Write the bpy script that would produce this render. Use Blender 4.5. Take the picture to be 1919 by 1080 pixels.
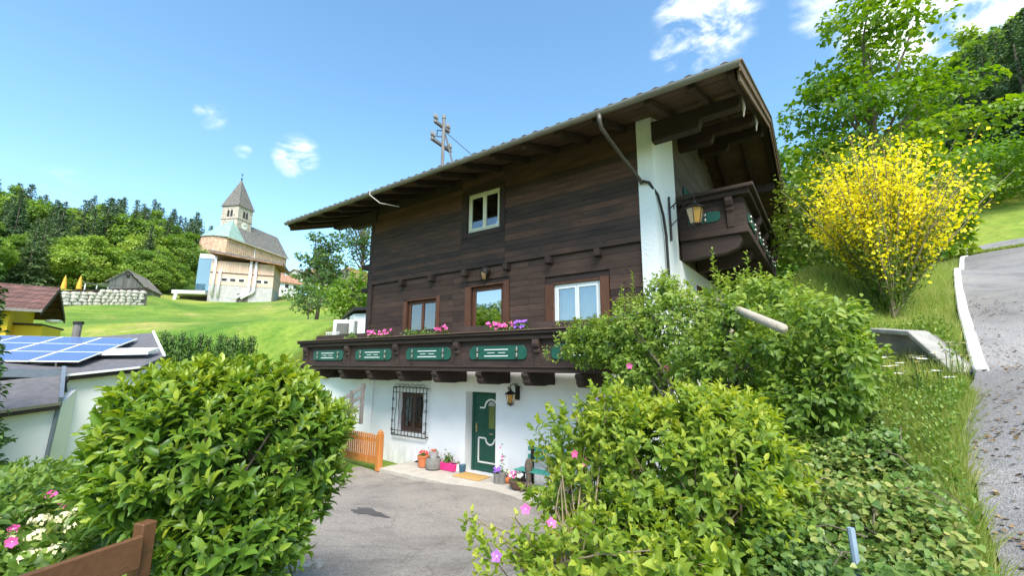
import bpy, math, random
import numpy as np
from mathutils import Vector, Matrix
random.seed(7); rng = np.random.default_rng(7)
for o in list(bpy.data.objects): bpy.data.objects.remove(o)
scene = bpy.context.scene
COL = scene.collection
R = math.radians
# ------------------------------------------------------------------ camera
FL, W, H = 816.28, 1919, 1080
yaw, pit, rol = R(-35.7775), R(10.186), R(0.3576)
cf = np.array([math.sin(yaw)*math.cos(pit), math.cos(yaw)*math.cos(pit), math.sin(pit)])
r0 = np.cross(cf, [0, 0, 1]); r0 /= np.linalg.norm(r0); u0 = np.cross(r0, cf)
cr = r0*math.cos(rol)+u0*math.sin(rol); cu = -r0*math.sin(rol)+u0*math.cos(rol)
CAM = np.array([8.32, -9.39, 2.80])
cam = bpy.data.cameras.new('camera'); camo = bpy.data.objects.new('camera', cam); COL.objects.link(camo)
M = Matrix((( cr[0], cu[0], -cf[0], CAM[0]), (cr[1], cu[1], -cf[1], CAM[1]), (cr[2], cu[2], -cf[2], CAM[2]), (0, 0, 0, 1)))
camo.matrix_world = M
cam.sensor_width = 36; cam.lens = 36*FL/W; cam.clip_end = 6000; cam.clip_start = 0.05
scene.camera = camo
# ------------------------------------------------------------------ light
SUN_EL, SUN_AZ = R(52), R(134)        # azimuth clockwise from +Y
sdir = Vector((math.sin(SUN_AZ)*math.cos(SUN_EL), math.cos(SUN_AZ)*math.cos(SUN_EL), math.sin(SUN_EL)))
sl = bpy.data.lights.new('sun', 'SUN'); sl.energy = 3.1; sl.angle = R(34); sl.color = (1, .95, .87)
so = bpy.data.objects.new('sun', sl); COL.objects.link(so); so.rotation_euler = sdir.to_track_quat('Z', 'Y').to_euler(); so.location = (30, -20, 60)
world = bpy.data.worlds.new('World'); scene.world = world; world.use_nodes = True
SKY_STRENGTH = 0.15
scene.view_settings.view_transform = 'Standard'; scene.view_settings.look = 'None'
scene.view_settings.exposure = 1.27; scene.view_settings.gamma = 1
try: scene.view_settings.use_curve_mapping = False
except Exception: pass

def pdir(x, y):
    d = cf*FL+cr*(x-W/2)-cu*(y-H/2); return d
def P(x, y, dist):                    # point seen in direction x,y at a horizontal distance
    d = pdir(x, y); return CAM+d*dist/math.hypot(d[0], d[1])
def onZ(x, y, z=0.): d = pdir(x, y); return CAM+d*((z-CAM[2])/d[2])
def onY(x, y, Y=0.): d = pdir(x, y); return CAM+d*((Y-CAM[1])/d[1])
def mpp(p): return float((np.array(p)-CAM) @ cf)/FL     # metres for one photo pixel there

# ------------------------------------------------------------------ node helpers
def new_mat(name):
    m = bpy.data.materials.new(name); m.use_nodes = True; nt = m.node_tree; nt.nodes.clear()
    out = nt.nodes.new('ShaderNodeOutputMaterial'); b = nt.nodes.new('ShaderNodeBsdfPrincipled')
    nt.links.new(b.outputs[0], out.inputs[0]); return m, nt, b, out
def nd(nt, t, **kw):
    n = nt.nodes.new('ShaderNode'+t)
    for k, v in kw.items():
        if k.startswith('i_'):
            key = k[2:]; key = int(key) if key.isdigit() else key
            n.inputs[key].default_value = v
        else: setattr(n, k, v)
    return n
def ramp(nt, stops, fac=None):
    n = nt.nodes.new('ShaderNodeValToRGB'); e = n.color_ramp.elements
    while len(e) < len(stops): e.new(0.5)
    for i, (p, c) in enumerate(stops):
        e[i].position = p; e[i].color = (*c, 1) if len(c) == 3 else c
    if fac is not None: nt.links.new(fac, n.inputs[0])
    return n
def lnk(nt, a, b): nt.links.new(a, b)
def objrand_coord(nt, scale=(1, 1, 1)):
    tc = nd(nt, 'TexCoord'); oi = nd(nt, 'ObjectInfo')
    mul = nd(nt, 'VectorMath', operation='SCALE', i_Scale=37.0); co = nd(nt, 'CombineXYZ')
    for i in range(3): lnk(nt, oi.outputs['Random'], co.inputs[i])
    lnk(nt, co.outputs[0], mul.inputs[0])
    add = nd(nt, 'VectorMath', operation='ADD'); lnk(nt, tc.outputs['Object'], add.inputs[0]); lnk(nt, mul.outputs[0], add.inputs[1])
    mp = nd(nt, 'Mapping'); mp.inputs['Scale'].default_value = scale; lnk(nt, add.outputs[0], mp.inputs[0])
    return mp.outputs[0], oi
def simple(name, col, rough=.6, metal=0., noise=.25, nscale=6., bump=.0, bscale=40., spec=.5):
    m, nt, b, out = new_mat(name)
    v, oi = objrand_coord(nt)
    n = nd(nt, 'TexNoise', i_Scale=nscale, i_Detail=6.0, i_Roughness=.65); lnk(nt, v, n.inputs['Vector'])
    c0 = tuple(max(0, c*(1-noise)) for c in col); c1 = tuple(min(1, c*(1+noise)) for c in col)
    r = ramp(nt, [(.25, c0), (.75, c1)], n.outputs['Fac']); lnk(nt, r.outputs[0], b.inputs['Base Color'])
    b.inputs['Roughness'].default_value = rough; b.inputs['Metallic'].default_value = metal
    b.inputs['Specular IOR Level'].default_value = spec
    if bump:
        n2 = nd(nt, 'TexNoise', i_Scale=bscale, i_Detail=5.0); lnk(nt, v, n2.inputs['Vector'])
        bp = nd(nt, 'Bump', i_Strength=bump, i_Distance=.02); lnk(nt, n2.outputs['Fac'], bp.inputs['Height']); lnk(nt, bp.outputs[0], b.inputs['Normal'])
    return m
def wood(name, stops, axis='x', rough=.75, bump=.35, grain=1., rnd=.6):
    """stops: plank to plank colours; grain runs along axis"""
    m, nt, b, out = new_mat(name)
    sc = {'x': (.8, 14, 14), 'y': (14, .8, 14), 'z': (14, 14, .8)}[axis]
    v, oi = objrand_coord(nt, sc)
    n = nd(nt, 'TexNoise', i_Scale=2.2*grain, i_Detail=8.0, i_Roughness=.7, i_Distortion=.6); lnk(nt, v, n.inputs['Vector'])
    sc2 = {'x': (1.2, 3, 3), 'y': (3, 1.2, 3), 'z': (3, 3, 1.2)}[axis]
    v2, _ = objrand_coord(nt, sc2)
    n2 = nd(nt, 'TexNoise', i_Scale=1.1, i_Detail=4.0); lnk(nt, v2, n2.inputs['Vector'])
    # colour = per plank random + blotches + grain
    a = nd(nt, 'Math', operation='MULTIPLY', i_1=rnd); lnk(nt, oi.outputs['Random'], a.inputs[0])
    bb = nd(nt, 'Math', operation='MULTIPLY_ADD', i_1=.9, i_2=-.25); lnk(nt, n2.outputs['Fac'], bb.inputs[0])
    c = nd(nt, 'Math', operation='ADD'); lnk(nt, a.outputs[0], c.inputs[0]); lnk(nt, bb.outputs[0], c.inputs[1])
    g = nd(nt, 'Math', operation='MULTIPLY_ADD', i_1=.7, i_2=-.35); lnk(nt, n.outputs['Fac'], g.inputs[0])
    d = nd(nt, 'Math', operation='ADD', use_clamp=True); lnk(nt, c.outputs[0], d.inputs[0]); lnk(nt, g.outputs[0], d.inputs[1])
    r = ramp(nt, stops, d.outputs[0]); 
    # knots
    vo = nd(nt, 'TexVoronoi', i_Scale=1.0); sk = {'x': (2.2, 5, 5), 'y': (5, 2.2, 5), 'z': (5, 5, 2.2)}[axis]
    v3, _ = objrand_coord(nt, sk); lnk(nt, v3, vo.inputs['Vector'])
    kr = ramp(nt, [(.06, (.25, .25, .25)), (.13, (1, 1, 1))], vo.outputs['Distance'])
    mx = nd(nt, 'MixRGB', blend_type='MULTIPLY', i_Fac=.8); lnk(nt, r.outputs[0], mx.inputs[1]); lnk(nt, kr.outputs[0], mx.inputs[2])
    lnk(nt, mx.outputs[0], b.inputs['Base Color']); b.inputs['Roughness'].default_value = rough; b.inputs['Specular IOR Level'].default_value = .3
    bp = nd(nt, 'Bump', i_Strength=bump, i_Distance=.012); lnk(nt, n.outputs['Fac'], bp.inputs['Height']); lnk(nt, bp.outputs[0], b.inputs['Normal'])
    return m
def leafmat(name, dark, mid, light, trans=.35, rough=.42, rnd=.0, spec=.4):
    m, nt, b, out = new_mat(name)
    at = nd(nt, 'Attribute', attribute_name='var'); oi = nd(nt, 'ObjectInfo')
    v = nd(nt, 'Math', operation='MULTIPLY_ADD', i_1=rnd, i_2=-rnd/2); lnk(nt, oi.outputs['Random'], v.inputs[0])
    ad = nd(nt, 'Math', operation='ADD', use_clamp=True); lnk(nt, at.outputs['Fac'], ad.inputs[0]); lnk(nt, v.outputs[0], ad.inputs[1])
    r = ramp(nt, [(0., dark), (.5, mid), (1., light)], ad.outputs[0])
    lnk(nt, r.outputs[0], b.inputs['Base Color']); b.inputs['Roughness'].default_value = rough; b.inputs['Specular IOR Level'].default_value = spec
    t = nd(nt, 'BsdfTranslucent'); hs = nd(nt, 'HueSaturation', i_Saturation=1.1, i_Value=1.5, i_Hue=.5 if 'flower' in name else .487); lnk(nt, r.outputs[0], hs.inputs['Color']); lnk(nt, hs.outputs[0], t.inputs[0])
    mx = nd(nt, 'MixShader', i_0=trans); lnk(nt, b.outputs[0], mx.inputs[1]); lnk(nt, t.outputs[0], mx.inputs[2]); lnk(nt, mx.outputs[0], out.inputs[0])
    return m

# ------------------------------------------------------------------ world: sky with clouds
def build_world():
    nt = world.node_tree; nt.nodes.clear()
    out = nt.nodes.new('ShaderNodeOutputWorld'); bg = nt.nodes.new('ShaderNodeBackground')
    sky = nt.nodes.new('ShaderNodeTexSky'); sky.sky_type = 'NISHITA'; sky.sun_disc = False
    sky.sun_elevation = SUN_EL; sky.sun_rotation = SUN_AZ; sky.altitude = 600; sky.air_density = 1.0; sky.dust_density = .6; sky.ozone_density = 1.3
    tc = nt.nodes.new('ShaderNodeTexCoord')
    n = nd(nt, 'TexNoise', i_Scale=9.0, i_Detail=9.0, i_Roughness=.6, i_Distortion=.4)
    mp = nd(nt, 'Mapping'); mp.inputs['Scale'].default_value = (1, 1, 2.2); lnk(nt, tc.outputs['Generated'], mp.inputs[0]); lnk(nt, mp.outputs[0], n.inputs['Vector'])
    total = None
    spots = [((556, 292), 3.3, 1.), ((1325, 25), 7.0, .95), ((1258, 95), 3.0, .8), ((1800, 30), 10.5, 1.35), ((395, 217), 2.2, .62), ((1530, 10), 3.5, .6), ((455, 283), 1.3, .5), ((120, 350), 3, .35)]
    dirs = [(Vector(pdir(*p)).normalized(), a, w) for p, a, w in spots]
    for k in range(16):   # the same kind of sky all round
        az = R(40+k*19.3); el = R(14+(k*37 % 50))
        if -88 < math.degrees(az)-360*(az > math.pi) < 32: continue
        dirs.append((Vector((math.sin(az)*math.cos(el), math.cos(az)*math.cos(el), math.sin(el))), 4+(k*5 % 8), 1.))
    for d, a, w in dirs:
        dt = nd(nt, 'VectorMath', operation='DOT_PRODUCT'); lnk(nt, tc.outputs['Generated'], dt.inputs[0]); dt.inputs[1].default_value = d
        mr = nd(nt, 'MapRange', interpolation_type='SMOOTHSTEP'); mr.inputs[1].default_value = math.cos(R(a)); mr.inputs[2].default_value = math.cos(R(a*.15)); mr.inputs[4].default_value = w
        lnk(nt, dt.outputs['Value'], mr.inputs[0])
        if total is None: total = mr.outputs[0]
        else:
            mx = nd(nt, 'Math', operation='MAXIMUM'); lnk(nt, total, mx.inputs[0]); lnk(nt, mr.outputs[0], mx.inputs[1]); total = mx.outputs[0]
    ml = nd(nt, 'Math', operation='MULTIPLY'); lnk(nt, total, ml.inputs[0])
    nr = nd(nt, 'MapRange'); nr.inputs[1].default_value = .34; nr.inputs[2].default_value = .72; lnk(nt, n.outputs['Fac'], nr.inputs[0]); lnk(nt, nr.outputs[0], ml.inputs[1])
    cm = nd(nt, 'MapRange', interpolation_type='SMOOTHSTEP'); cm.inputs[1].default_value = .10; cm.inputs[2].default_value = .75; cm.inputs[4].default_value = .95; lnk(nt, ml.outputs[0], cm.inputs[0])
    mx = nd(nt, 'MixRGB'); lnk(nt, cm.outputs[0], mx.inputs[0]); hs = nd(nt, 'HueSaturation', i_Saturation=1.1, i_Value=1.0, i_Hue=.487); lnk(nt, sky.outputs[0], hs.inputs['Color']); lnk(nt, hs.outputs[0], mx.inputs[1]); mx.inputs[2].default_value = (4.6, 4.7, 4.9, 1)
    lnk(nt, mx.outputs[0], bg.inputs[0]); bg.inputs[1].default_value = SKY_STRENGTH; lnk(nt, bg.outputs[0], out.inputs[0])
build_world()

# ------------------------------------------------------------------ mesh helpers
def link(name, mesh, mat=None, parent=None):
    o = bpy.data.objects.new(name, mesh); COL.objects.link(o)
    if mat is not None and not mesh.materials: mesh.materials.append(mat)
    if parent is not None: o.parent = parent
    return o
def wloc(o):
    v = Vector((0, 0, 0))
    while o is not None: v += o.location; o = o.parent
    return np.array(v)
def tag(o, label=None, cat=None, group=None, kind=None):
    if label: o['label'] = label
    if cat: o['category'] = cat
    if group: o['group'] = group
    if kind: o['kind'] = kind
    return o
def thing(name, loc, label, cat, group=None):
    o = bpy.data.objects.new(name, None); COL.objects.link(o); o.location = [float(c) for c in loc]; o.empty_display_size = .2
    return tag(o, label, cat, group)
def copy_tree(o, parent=None):
    c = o.copy(); COL.objects.link(c); c.parent = parent
    for ch in list(o.children): copy_tree(ch, c)
    return c
class MB:
    def __init__(s): s.v = []; s.f = []
    def add(s, v, f):
        k = len(s.v); s.v += [tuple(float(c) for c in p) for p in v]; s.f += [tuple(i+k for i in q) for q in f]; return s
    def box(s, x0, x1, y0, y1, z0, z1):
        return s.add([(x0,y0,z0),(x1,y0,z0),(x1,y1,z0),(x0,y1,z0),(x0,y0,z1),(x1,y0,z1),(x1,y1,z1),(x0,y1,z1)],
                     [(0,3,2,1),(4,5,6,7),(0,1,5,4),(1,2,6,5),(2,3,7,6),(3,0,4,7)])
    def obox(s, c, ax, ay, az):       # centre and three half axes
        c, ax, ay, az = map(np.array, (c, ax, ay, az)); q = []
        for k in (-1, 1):
            for i, j in ((-1,-1),(1,-1),(1,1),(-1,1)): q.append(c+i*ax+j*ay+k*az)
        return s.add(q, [(0,3,2,1),(4,5,6,7),(0,1,5,4),(1,2,6,5),(2,3,7,6),(3,0,4,7)])
    def bar(s, a, b, w, h, up=(0,0,1)):
        a = np.array(a, float); b = np.array(b, float); d = b-a; L = np.linalg.norm(d); d /= L
        up = np.array(up, float); sd = np.cross(d, up); sd /= np.linalg.norm(sd); u2 = np.cross(sd, d)
        return s.obox((a+b)/2, d*L/2, sd*w/2, u2*h/2)
    def prism(s, pts, off):           # polygon (3d points) swept by off
        n = len(pts); a = [np.array(p, float) for p in pts]; b = [p+np.array(off) for p in a]
        return s.add(a+b, [tuple(range(n))[::-1], tuple(range(n, 2*n))]+[(i, (i+1) % n, n+(i+1) % n, n+i) for i in range(n)])
    def tube(s, pts, rad, n=8, cap=True):
        pts = [np.array(p, float) for p in pts]; m = len(pts)
        rad = [rad]*m if not hasattr(rad, '__len__') else rad
        vs = []; ref = None
        for i in range(m):
            t = pts[min(i+1, m-1)]-pts[max(i-1, 0)]; t = t/(np.linalg.norm(t)+1e-9)
            if ref is None:
                ref = np.array([0, 0, 1.]) if abs(t[2]) < .9 else np.array([1., 0, 0])
            a = np.cross(t, ref); a /= np.linalg.norm(a)+1e-9; b = np.cross(a, t); ref = b
            for k in range(n):
                an = 2*math.pi*k/n; vs.append(pts[i]+rad[i]*(a*math.cos(an)+b*math.sin(an)))
        fs = [(i*n+k, i*n+(k+1) % n, (i+1)*n+(k+1) % n, (i+1)*n+k) for i in range(m-1) for k in range(n)]
        if cap: fs += [tuple(range(n))[::-1], tuple(range((m-1)*n, m*n))]
        return s.add(vs, fs)
    def lathe(s, c, prof, n=16):      # prof: (r, z)
        c = np.array(c, float); vs = []; m = len(prof)
        for r, z in prof:
            for k in range(n): a = 2*math.pi*k/n; vs.append(c+np.array([r*math.cos(a), r*math.sin(a), z]))
        fs = [(i*n+k, i*n+(k+1) % n, (i+1)*n+(k+1) % n, (i+1)*n+k) for i in range(m-1) for k in range(n)]
        fs += [tuple(range(n))[::-1], tuple(range((m-1)*n, m*n))]
        return s.add(vs, fs)
    def grid(s, fn, nu, nv):
        vs = [fn(i/nu, j/nv) for j in range(nv+1) for i in range(nu+1)]
        return s.add(vs, [(j*(nu+1)+i, j*(nu+1)+i+1, (j+1)*(nu+1)+i+1, (j+1)*(nu+1)+i) for j in range(nv) for i in range(nu)])
    def build(s, name, mat, parent=None, smooth=False, bevel=0):
        me = bpy.data.meshes.new(name); off = wloc(parent) if parent is not None else np.zeros(3)
        me.from_pydata([tuple(np.array(p)-off) for p in s.v], [], s.f); me.update()
        if smooth: me.polygons.foreach_set('use_smooth', [True]*len(me.polygons))
        o = link(name, me, mat, parent)
        if bevel:
            b = o.modifiers.new('bevel', 'BEVEL'); b.width = bevel; b.segments = 1; b.limit_method = 'ANGLE'
        return o
def holes_wall(mb, x0, x1, z0, z1, y0, y1, holes):
    xs = sorted({x0, x1, *[h[0] for h in holes], *[h[1] for h in holes]}); zs = sorted({z0, z1, *[h[2] for h in holes], *[h[3] for h in holes]})
    for a, b in zip(xs, xs[1:]):
        for c, d in zip(zs, zs[1:]):
            mx, mz = (a+b)/2, (c+d)/2
            if any(h[0] < mx < h[1] and h[2] < mz < h[3] for h in holes): continue
            mb.box(a, b, y0, y1, c, d)
    return mb

# ------------------------------------------------------------------ leaves
def unit(a): return a/(np.linalg.norm(a, axis=-1, keepdims=True)+1e-9)
LEAF8 = (np.array([(0,0,0),(0,.33,-.03),(0,.7,-.05),(0,1,-.16),(-.5,.33,.09),(-.4,.7,.05),(.5,.33,.09),(.4,.7,.05)]), [(0,1,4),(0,6,1),(1,2,5,4),(1,6,7,2),(2,3,5),(2,7,3)])
LEAF4 = (np.array([(0,0,0),(.5,.5,.1),(0,1,-.1),(-.5,.5,.1)]), [(0,1,2),(0,2,3)])
BLADE = (np.array([(-.5,0,0),(.5,0,0),(.38,.55,.03),(-.38,.55,.03),(0,1,-.08)]), [(0,1,2,3),(3,2,4)])
HEART = (np.array([(0,0,0),(0,.45,-.05),(0,1,-.2),(-.35,-.12,.04),(-.55,.3,.08),(-.3,.68,0),(.35,-.12,.04),(.55,.3,.08),(.3,.68,0)]), [(0,1,4,3),(1,2,5,4),(0,6,7,1),(1,7,8,2)])
def leaf_arrays(shape, pos, d, nrm, ln, wd):
    T, F = shape; d = unit(d); s = unit(np.cross(d, nrm)); n = np.cross(s, d)
    V = pos[:, None, :] + s[:, None, :]*(T[None, :, 0:1]*wd[:, None, None]) + d[:, None, :]*(T[None, :, 1:2]*ln[:, None, None]) + n[:, None, :]*(T[None, :, 2:3]*ln[:, None, None])
    return V
def fast_mesh(name, verts, faces_flat, sizes, var=None, smooth=False):
    me = bpy.data.meshes.new(name); nv = len(verts); nl = len(faces_flat); nf = len(sizes)
    me.vertices.add(nv); me.vertices.foreach_set('co', np.ascontiguousarray(verts, np.float32).ravel())
    me.loops.add(nl); me.loops.foreach_set('vertex_index', np.ascontiguousarray(faces_flat, np.int32))
    me.polygons.add(nf); st = np.concatenate([[0], np.cumsum(sizes)[:-1]]).astype(np.int32)
    me.polygons.foreach_set('loop_start', st); me.polygons.foreach_set('loop_total', np.asarray(sizes, np.int32))
    if smooth: me.polygons.foreach_set('use_smooth', np.ones(nf, bool))
    me.update(calc_edges=True)
    if var is not None:
        a = me.attributes.new('var', 'FLOAT', 'POINT'); a.data.foreach_set('value', np.ascontiguousarray(var, np.float32))
    return me
def leaves_mesh(name, shape, pos, d, nrm, ln, wd, var, off=(0, 0, 0)):
    V = leaf_arrays(shape, pos-np.array(off), d, nrm, ln, wd); N, k, _ = V.shape; T, F = shape
    ff = np.concatenate([np.array(f) for f in F]); sz = np.array([len(f) for f in F])
    flat = (np.arange(N)[:, None]*k+ff[None]).ravel(); sizes = np.tile(sz, N)
    return fast_mesh(name, V.reshape(-1, 3), flat, sizes, np.repeat(var, k), smooth=(k > 4))
class LS:     # leaf set
    def __init__(s): s.a = []
    def add(s, pos, d, n, ln, wd, var): s.a.append((pos, d, n, ln, wd, var))
    def get(s): return [np.concatenate([x[i] for x in s.a]) for i in range(6)]
def leaf_object(root, ls, shape, mat, indiv=0, name='foliage', stuff=True, leafname='leaf'):
    pos, d, n, ln, wd, var = ls.get(); off = wloc(root); N = len(pos)
    keep = np.ones(N, bool)
    if indiv:
        dist = np.linalg.norm(pos-CAM, axis=1); nn = unit(n); fac = np.abs(np.sum(nn*unit(CAM-pos), axis=1))
        score = ln*(.35+fac)/dist; score[np.sum((pos-CAM)*cf, axis=1) < .5] = 0
        ctr = pos.mean(0); score *= (np.sum((pos-ctr)*(CAM-ctr), axis=1) > 0)*.8+.2
        idx = np.argsort(-score)[:indiv]; keep[idx] = False
        protos = []
        for k in range(6):
            T, F = shape; me = bpy.data.meshes.new(leafname); me.from_pydata([tuple(p) for p in T], [], F); me.update()
            me.polygons.foreach_set('use_smooth', [True]*len(me.polygons))
            at = me.attributes.new('var', 'FLOAT', 'POINT'); at.data.foreach_set('value', np.full(len(T), (k+.5)/6, np.float32)); me.materials.append(mat); protos.append(me)
        dd = unit(d); ss = unit(np.cross(dd, n)); nv = np.cross(ss, dd)
        for i in idx:
            o = bpy.data.objects.new(leafname, protos[min(5, int(np.clip(var[i], 0, .999)*6))]); COL.objects.link(o); o.parent = root
            a, b, c = ss[i]*wd[i], dd[i]*ln[i], nv[i]*ln[i]; p = pos[i]-off
            o.matrix_basis = Matrix(((a[0],b[0],c[0],p[0]),(a[1],b[1],c[1],p[1]),(a[2],b[2],c[2],p[2]),(0,0,0,1)))
    me = leaves_mesh(name, shape, pos[keep], d[keep], n[keep], ln[keep], wd[keep], var[keep], off)
    o = link(name, me, mat, root)
    if stuff: o['kind'] = 'stuff'
    return o
def sph(n):
    v = rng.normal(size=(n, 3)); return unit(v)
def in_blobs(p, blobs, k=.8):
    m = np.zeros(len(p), bool)
    for c, r in blobs: m |= np.sum(((p-c)/(np.array(r)*k))**2, axis=1) < 1
    return m
def blob_points(blobs, n, lo=.75, hi=1.0):
    """points near the outside of a union of ellipsoids, with outward directions"""
    w = np.array([r[0]*r[1]+r[1]*r[2]+r[0]*r[2] for c, r in blobs]); w /= w.sum(); P_, D_ = [], []
    for (c, r), q in zip(blobs, w):
        m = int(n*q*1.5)+3; s = sph(m); t = rng.uniform(lo, hi, (m, 1)); c = np.array(c); r = np.array(r)
        p = c+s*r*t; others = [b for b in blobs if b[0] is not c and not np.allclose(b[0], c)]
        k = ~in_blobs(p, others) if others else np.ones(m, bool)
        P_.append(p[k]); D_.append(unit(s/r)[k])
    p = np.concatenate(P_); d = np.concatenate(D_); ix = rng.permutation(len(p))[:n]; return p[ix], d[ix]
def shoots(ls, p, d, L, nleaf, lsize, asp=.42, up=.5, spread=60, var0=.3, tipvar=.4, droop=0., jit=.35, zr=None, wstem=None):
    """leafy shoots: leaves spiralling along short stems from p in direction d"""
    n = len(p); ax = unit(d+np.array([0, 0, up])+rng.normal(size=(n, 3))*jit)
    a = unit(np.cross(ax, rng.normal(size=(n, 3)))); b = np.cross(ax, a); base = rng.uniform(0, 6.28, n); shv = rng.normal(0, .1, n)
    Ls = L*rng.uniform(.6, 1.25, n)
    for k in range(nleaf):
        t = (k+.5)/nleaf; an = base+k*2.4; rad = a*np.cos(an)[:, None]+b*np.sin(an)[:, None]
        sp = R(spread)*(1.15-.75*t); ld = ax*math.cos(sp)+rad*math.sin(sp)+rng.normal(size=(n, 3))*.16; ld[:, 2] -= droop
        nr = ax*math.sin(sp)-rad*math.cos(sp)*.6+np.array([0, 0, .55])+rng.normal(size=(n, 3))*.2
        pos = p+ax*(Ls*(t-.7))[:, None]
        s = lsize*(1.0-.45*max(0, t-.55)/.45)*rng.uniform(.55, 1.3, n)
        v = var0+shv+tipvar*max(0, t-.35)/.65+rng.normal(0, .09, n)
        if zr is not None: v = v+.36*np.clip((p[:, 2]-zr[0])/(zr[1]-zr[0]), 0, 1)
        v = np.where(rng.random(n) < .012, 1.0, v); ls.add(pos, ld, nr, s, s*asp*rng.uniform(.85, 1.15, n), np.clip(v, 0, 1))
    return ax
def pblob(px, py, dist, rx, ry, rd):
    c = P(px, py, dist); k = mpp(c); d = unit((c-CAM)[:2]); a, b = rx*k, rd
    return (c, np.array([math.hypot(a*d[1], b*d[0]), math.hypot(a*d[0], b*d[1]), ry*k]))

# ================================================================== TERRAIN
def polar(az, dist, z): return (CAM[0]+dist*math.sin(R(az)), CAM[1]+dist*math.cos(R(az)), z)
KERB = [P(1840, 700, 8), P(1822, 645, 9.6), P(1806, 590, 11.8), P(1797, 545, 15), P(1797, 512, 19.5), P(1803, 486, 26), P(1816, 466, 36)]
ctrl = [(-6,-1,-.12),(-3,-1.2,-.08),(0,-1.2,-.08),(3,-1.2,-.08),(0,3,-.1),(4,3,-.1),(-4,6,0),(-4,-3,-.02),(0,-3,.1),(3,-3,.14),(1,-5,.42),(4,-5,.5),(3,-6.5,.74),(5,-7.4,.98),
 (6.5,-8.3,1.1),(8.3,-9.4,1.2),(7,-10.5,1.18),(4,-9.5,1.05),(2,-8.5,.8),(-1,-7,.3),(-4,-6,-.2),(-8,-6,-.8),(-14,-6,-1.2),(-14,-12,-1.2),(-22,-8,-1.2),(-22,2,-.9),(-12,2,-.5),
 (5.2,-1.5,.2),(5.6,-4,.85),(6.4,-6,1.25),(7.4,-3.5,1.9),(7.5,-1,2.1),(8,1,2.5),(7,4,2.8),(7,10,4.4),(9,-5,2.0),(11,-7,1.7),(13,-9.5,1.45),(16,-12,1.2),(0,15,3),(0,32,6.5),(-10,28,5),(10,-25,0.),(30,-30,0),(-20,-40,-4),(-6,10,.8),
 (8.6,-7.2,1.55),(9.4,-3.2,2.4)]
for k in KERB: ctrl += [tuple(k), (k[0]+4.5, k[1]-1.0, k[2]-.05)]
ctrl += [tuple(P(*a)) for a in ((1690,560,12.5),(1560,600,11),(1530,520,17),(1860,395,48),(1919,420,42),(330,605,46),(300,572,68),(385,566,92),(507,566,98),(560,612,48),(640,545,80),(640,630,27),(450,642,36),(592,610,50),
 (60,640,42),(125,573,72),(258,573,74),(212,550,82),(270,556,82),(630,541,95),(665,541,95),(400,606,60),(440,577,80),(505,580,80),(400,588,70),(480,604,60),(350,580,80),(1722,632,9.9),(1640,628,10.8),(1775,660,9.2),(1722,698,8.3),(1650,696,8.9),(1785,716,7.7))]
ctrl += [polar(*a) for a in ((-92,110,15),(-92,60,6),(-85,130,22),(-85,200,41),(-77,130,23),(-77,200,45),(-71,150,28),(-70,220,42),(-68,148,26),(-62,112,18.5),(-62,200,22),(-50,100,17),(-40,100,18),(-20,100,24),(-20,50,12),(0,50,15),(0,100,32),(12,100,41),(12,160,68),(22,100,40),(30,60,18),(45,60,8),(-100,200,35),
 (-90,600,75),(-75,600,80),(-62,600,40),(-40,600,60),(-10,600,110),(20,600,150),(60,600,60),(120,600,0),(180,600,-20),(-130,600,0),(-90,1800,90),(-60,1800,50),(0,1800,200),(60,1800,80),(150,1800,0),(-150,1800,0))]
ctrl = np.array(ctrl); CC = 2.5
def _phi(a, b): return -np.sqrt(((a[:, None, :2]-b[None, :, :2])**2).sum(-1)+CC*CC)
n_ = len(ctrl); A = np.zeros((n_+3, n_+3)); A[:n_, :n_] = _phi(ctrl, ctrl)-np.eye(n_)*.02*0; A[:n_, n_] = 1; A[:n_, n_+1:] = ctrl[:, :2]; A[n_:, :n_] = A[:n_, n_:].T
sol = np.linalg.solve(A, np.concatenate([ctrl[:, 2], [0, 0, 0]]))
NC = n_
def hgt(xy):
    xy = np.atleast_2d(np.asarray(xy, float)); return _phi(xy, ctrl) @ sol[:NC]+sol[NC]+xy[:, :2] @ sol[NC+1:]
def hz(x, y): return float(hgt([(x, y)])[0])

# ------------------------------------------------------------------ materials
def ground_mat(name, cols, scale, bump=.6, fine=60.):
    m, nt, b, out = new_mat(name); tc = nd(nt, 'TexCoord')
    n = nd(nt, 'TexNoise', i_Scale=scale, i_Detail=8.0, i_Roughness=.65); lnk(nt, tc.outputs['Object'], n.inputs['Vector'])
    n2 = nd(nt, 'TexNoise', i_Scale=fine, i_Detail=4.0); lnk(nt, tc.outputs['Object'], n2.inputs['Vector'])
    ad = nd(nt, 'Math', operation='MULTIPLY_ADD', i_1=.45, i_2=-.22); lnk(nt, n2.outputs['Fac'], ad.inputs[0])
    a2 = nd(nt, 'Math', operation='ADD'); lnk(nt, n.outputs['Fac'], a2.inputs[0]); lnk(nt, ad.outputs[0], a2.inputs[1])
    r = ramp(nt, [(.28+.44*i/(len(cols)-1), c) for i, c in enumerate(cols)], a2.outputs[0]); lnk(nt, r.outputs[0], b.inputs['Base Color'])
    b.inputs['Roughness'].default_value = .9; b.inputs['Specular IOR Level'].default_value = .2
    bp = nd(nt, 'Bump', i_Strength=bump, i_Distance=.05); lnk(nt, n2.outputs['Fac'], bp.inputs['Height']); lnk(nt, bp.outputs[0], b.inputs['Normal'])
    return m
m_ground = ground_mat('meadow', [(.075,.155,.018),(.13,.215,.026),(.19,.25,.036),(.31,.275,.09)], .11, 1., 3.)
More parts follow.
